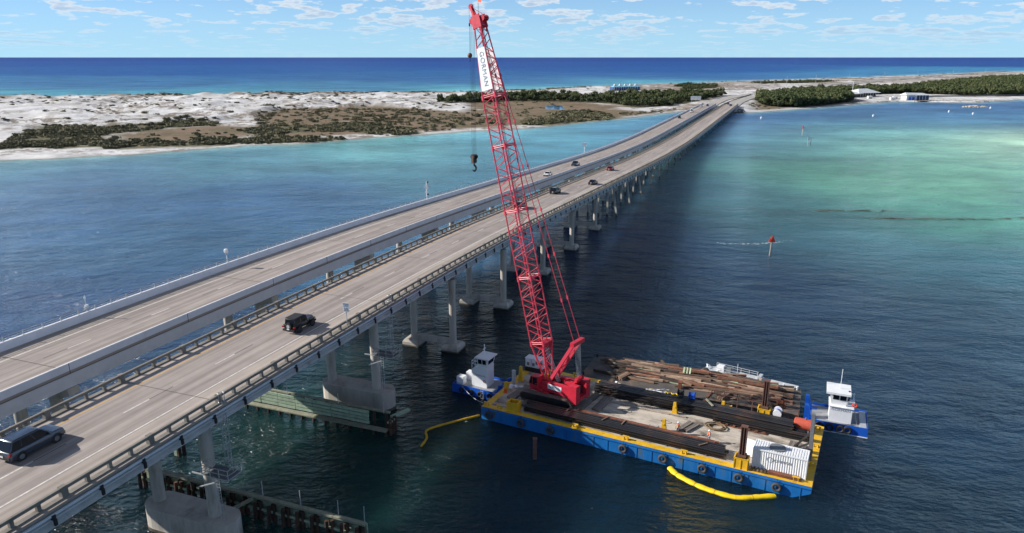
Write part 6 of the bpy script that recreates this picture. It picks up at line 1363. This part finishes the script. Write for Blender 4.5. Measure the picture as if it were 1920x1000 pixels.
def scatter(name, pts, scl, crowns, label, cat):
    me = bpy.data.meshes.new(name + '_points'); co = np.array([(x, y, float(ground(x, y)) - .15) for x, y in pts], np.float32)
    me.vertices.add(len(co)); me.vertices.foreach_set('co', co.ravel()); a = me.attributes.new('sc', 'FLOAT', 'POINT'); a.data.foreach_set('value', np.array(scl, np.float32)); a = me.attributes.new('rz', 'FLOAT', 'POINT'); a.data.foreach_set('value', rng.uniform(0, 6.28, len(co)).astype(np.float32)); me.update()
    o = link(name, me, None, None, 0, label=label, category=cat, kind='stuff')
    ng = bpy.data.node_groups.new(name + '_nodes', 'GeometryNodeTree'); ng.interface.new_socket('Geometry', in_out='INPUT', socket_type='NodeSocketGeometry'); ng.interface.new_socket('Geometry', in_out='OUTPUT', socket_type='NodeSocketGeometry')
    N_ = ng.nodes; Lk = ng.links; gi = N_.new('NodeGroupInput'); go = N_.new('NodeGroupOutput'); iop = N_.new('GeometryNodeInstanceOnPoints'); j = N_.new('GeometryNodeJoinGeometry')
    for me_ in crowns:
        oi = N_.new('GeometryNodeObjectInfo'); oi.inputs['Object'].default_value = me_; oi.inputs['As Instance'].default_value = True; Lk.new(oi.outputs['Geometry'], j.inputs[0])
    iop.inputs['Pick Instance'].default_value = True; Lk.new(j.outputs[0], iop.inputs['Instance']); Lk.new(gi.outputs[0], iop.inputs['Points'])
    s = N_.new('GeometryNodeInputNamedAttribute'); s.data_type = 'FLOAT'; s.inputs[0].default_value = 'sc'; Lk.new(s.outputs['Attribute'], iop.inputs['Scale'])
    r = N_.new('GeometryNodeInputNamedAttribute'); r.data_type = 'FLOAT'; r.inputs[0].default_value = 'rz'; cx = N_.new('ShaderNodeCombineXYZ'); Lk.new(r.outputs['Attribute'], cx.inputs[2]); Lk.new(cx.outputs[0], iop.inputs['Rotation'])
    Lk.new(iop.outputs[0], go.inputs[0]); md = o.modifiers.new('scatter', 'NODES'); md.node_group = ng; return o
# single trees one can pick out
B_ = []
B_.append(plant(bush, -180, 432, 2.1, 'tall lone round bush on the marsh edge behind the left beach', 'bush', None, 'bush'))
singles = [(-262, 590), (-245, 640), (-232, 700), (-300, 620), (-198, 570), (-281, 560), (-320, 640), (-250, 540), (-150, 590), (-120, 610), (-95, 585), (-170, 640), (-140, 660), (-60, 560), (-45, 530), (-35, 575), (-15, 545), (-70, 610), (-100, 545), (-30, 610), (-85, 505), (-340, 560), (-380, 700), (-360, 780)]
for i, (x, y) in enumerate(singles): plant(bush, x, y, random.uniform(1.0, 1.9), 'dark round bush standing alone on the pale dunes and marsh', 'bush', 'lone bushes on the dunes', 'bush')
fr = []
for i in range(46):   # front row of the right-hand wood
    t = i / 45; e = [(256, 744), (278, 732), (320, 765), (378, 823), (400, 900)]; q = np.interp(t * 4, range(5), [p[0] for p in e]), np.interp(t * 4, range(5), [p[1] for p in e]); fr.append((q[0] + random.uniform(-3, 3) + 3, q[1] + random.uniform(-3, 8) + 3))
for x, y in fr: plant(oak, x, y, random.uniform(.8, 1.4), 'dark evergreen tree in the front row of the wood behind the white beach', 'tree', 'front row of the beach wood', 'evergreen_tree')
for i in range(34): x = 596 + i * 3.2 - 60; y = float(np.interp(x, [536, 565, 596, 649, 700], [1000, 985, 949, 936, 955])) + random.uniform(-3, 5); plant(pine, x, y, random.uniform(.65, 1.0), 'green pine at the edge of the wood above the sand lot', 'tree', 'pines above the sand lot', 'pine_tree')
for i in range(26): t = i / 25; x = np.interp(t, [0, .5, 1], [130, 170, 245]); y = np.interp(t, [0, .5, 1], [735, 790, 905]); plant(oak, x + random.uniform(-5, 2), y + random.uniform(-2, 8), random.uniform(.9, 1.4), 'dark tree at the edge of the left wood beside the road', 'tree', 'trees at the edge of the left wood', 'evergreen_tree')
for x, y in ((292, 800), (297, 792), (303, 806)): plant(bush, x, y, 1.6, 'low palmetto bush beside the near bridge landing', 'bush', 'palmetto bushes', 'palmetto')
T1 = first(bush, 'bush', -236, 431, 1.5, 'leftmost big bush of the beach scrub above the white sand', 'bush', None, 'bush'); T2 = first(pine, 'pine', 420, 1010, 1.3, 'tall pine rising behind the white hipped roof', 'tree', None, 'pine_tree'); T3 = first(oak, 'oak', 105, 810, 1.3, 'big dark tree at the left front of the inland wood', 'tree', None, 'evergreen_tree')
allc = [o for o in bpy.data.objects if o.name.startswith('crown')]
def reps(kind):
    r = []
    for c, t in kind: r.append(next(o for o in allc if o.data == c))
    return r
cb_, cp_, co_ = reps(bush), reps(pine), reps(oak)
pts = []
for p in SCRUB:
    q = sample(p, int(area(p) / 7)); dn = fbm(q[:, 0] / 12, q[:, 1] / 12, 3, 71); pts += list(q[dn > .36])
scatter('coastal_scrub', pts, .18 + 1.15 * rng.random(len(pts)) ** 2, cb_, 'dense olive-green coastal scrub covering the low ground behind the beach', 'scrub')
pts = []
for p in SPARSE: 
    q = sample(p, int(area(p) / 38)); dn = fbm(q[:, 0] / 18, q[:, 1] / 18, 2, 77); pts += list(q[dn > .42])
q = rng.uniform((-650, 380), (60, 1000), size=(2600, 2)); ok = (q[:, 1] > ys(q[:, 0], BAY) + 18) & (q[:, 1] < ys(q[:, 0], SEA) - 15) & (fbm(q[:, 0] / 50, q[:, 1] / 35, 3, 88) > .54); pts += list(q[ok])
q = rng.uniform((60, 900), (1500, 2500), size=(2500, 2)); ok = (q[:, 1] > ys(q[:, 0], SEA) - 150) & (q[:, 1] < ys(q[:, 0], SEA) - 18) & (fbm(q[:, 0] / 70, q[:, 1] / 50, 3, 89) > .5); pts += list(q[ok])
q = np.stack([rng.uniform(-600, 120, 1500), np.zeros(1500)], 1); q[:, 1] = ys(q[:, 0], SEA) - rng.uniform(22, 70, 1500); pts += list(q[fbm(q[:, 0] / 30, q[:, 1] / 30, 3, 90) > .47])
q = np.stack([rng.uniform(180, 330, 260), rng.uniform(690, 900, 260)], 1); qn = q @ N; pts += list(q[(qn > -42) & (q[:, 1] > ys(q[:, 0], BAY) + 16)])
scatter('dune_bushes', pts, rng.uniform(.25, 1.0, len(pts)), cb_, 'scattered low dark bushes dotting the sand and brown grass', 'bushes')
pts = list(sample(WOOD_L, int(area(WOOD_L) / 22)))
nw = len(pts)
for p in COAST: pts += list(sample(p, int(area(p) / 26)))
scatter('inland_wood', pts, rng.uniform(.45, 1.15, len(pts)) * np.where(np.arange(len(pts)) < nw, 1, .5), co_ + cp_[:1], 'dark green wood in the middle of the barrier island', 'wood')
pts = list(sample(WOOD_R, 24000)); scatter('pine_wood', pts, rng.uniform(.50, 1.05, len(pts)) * (.8 + .5 * rng.random(len(pts))), cp_ + co_[:1], 'broad green pine wood covering the right side of the island', 'wood')
for p in sc.objects:
    pass
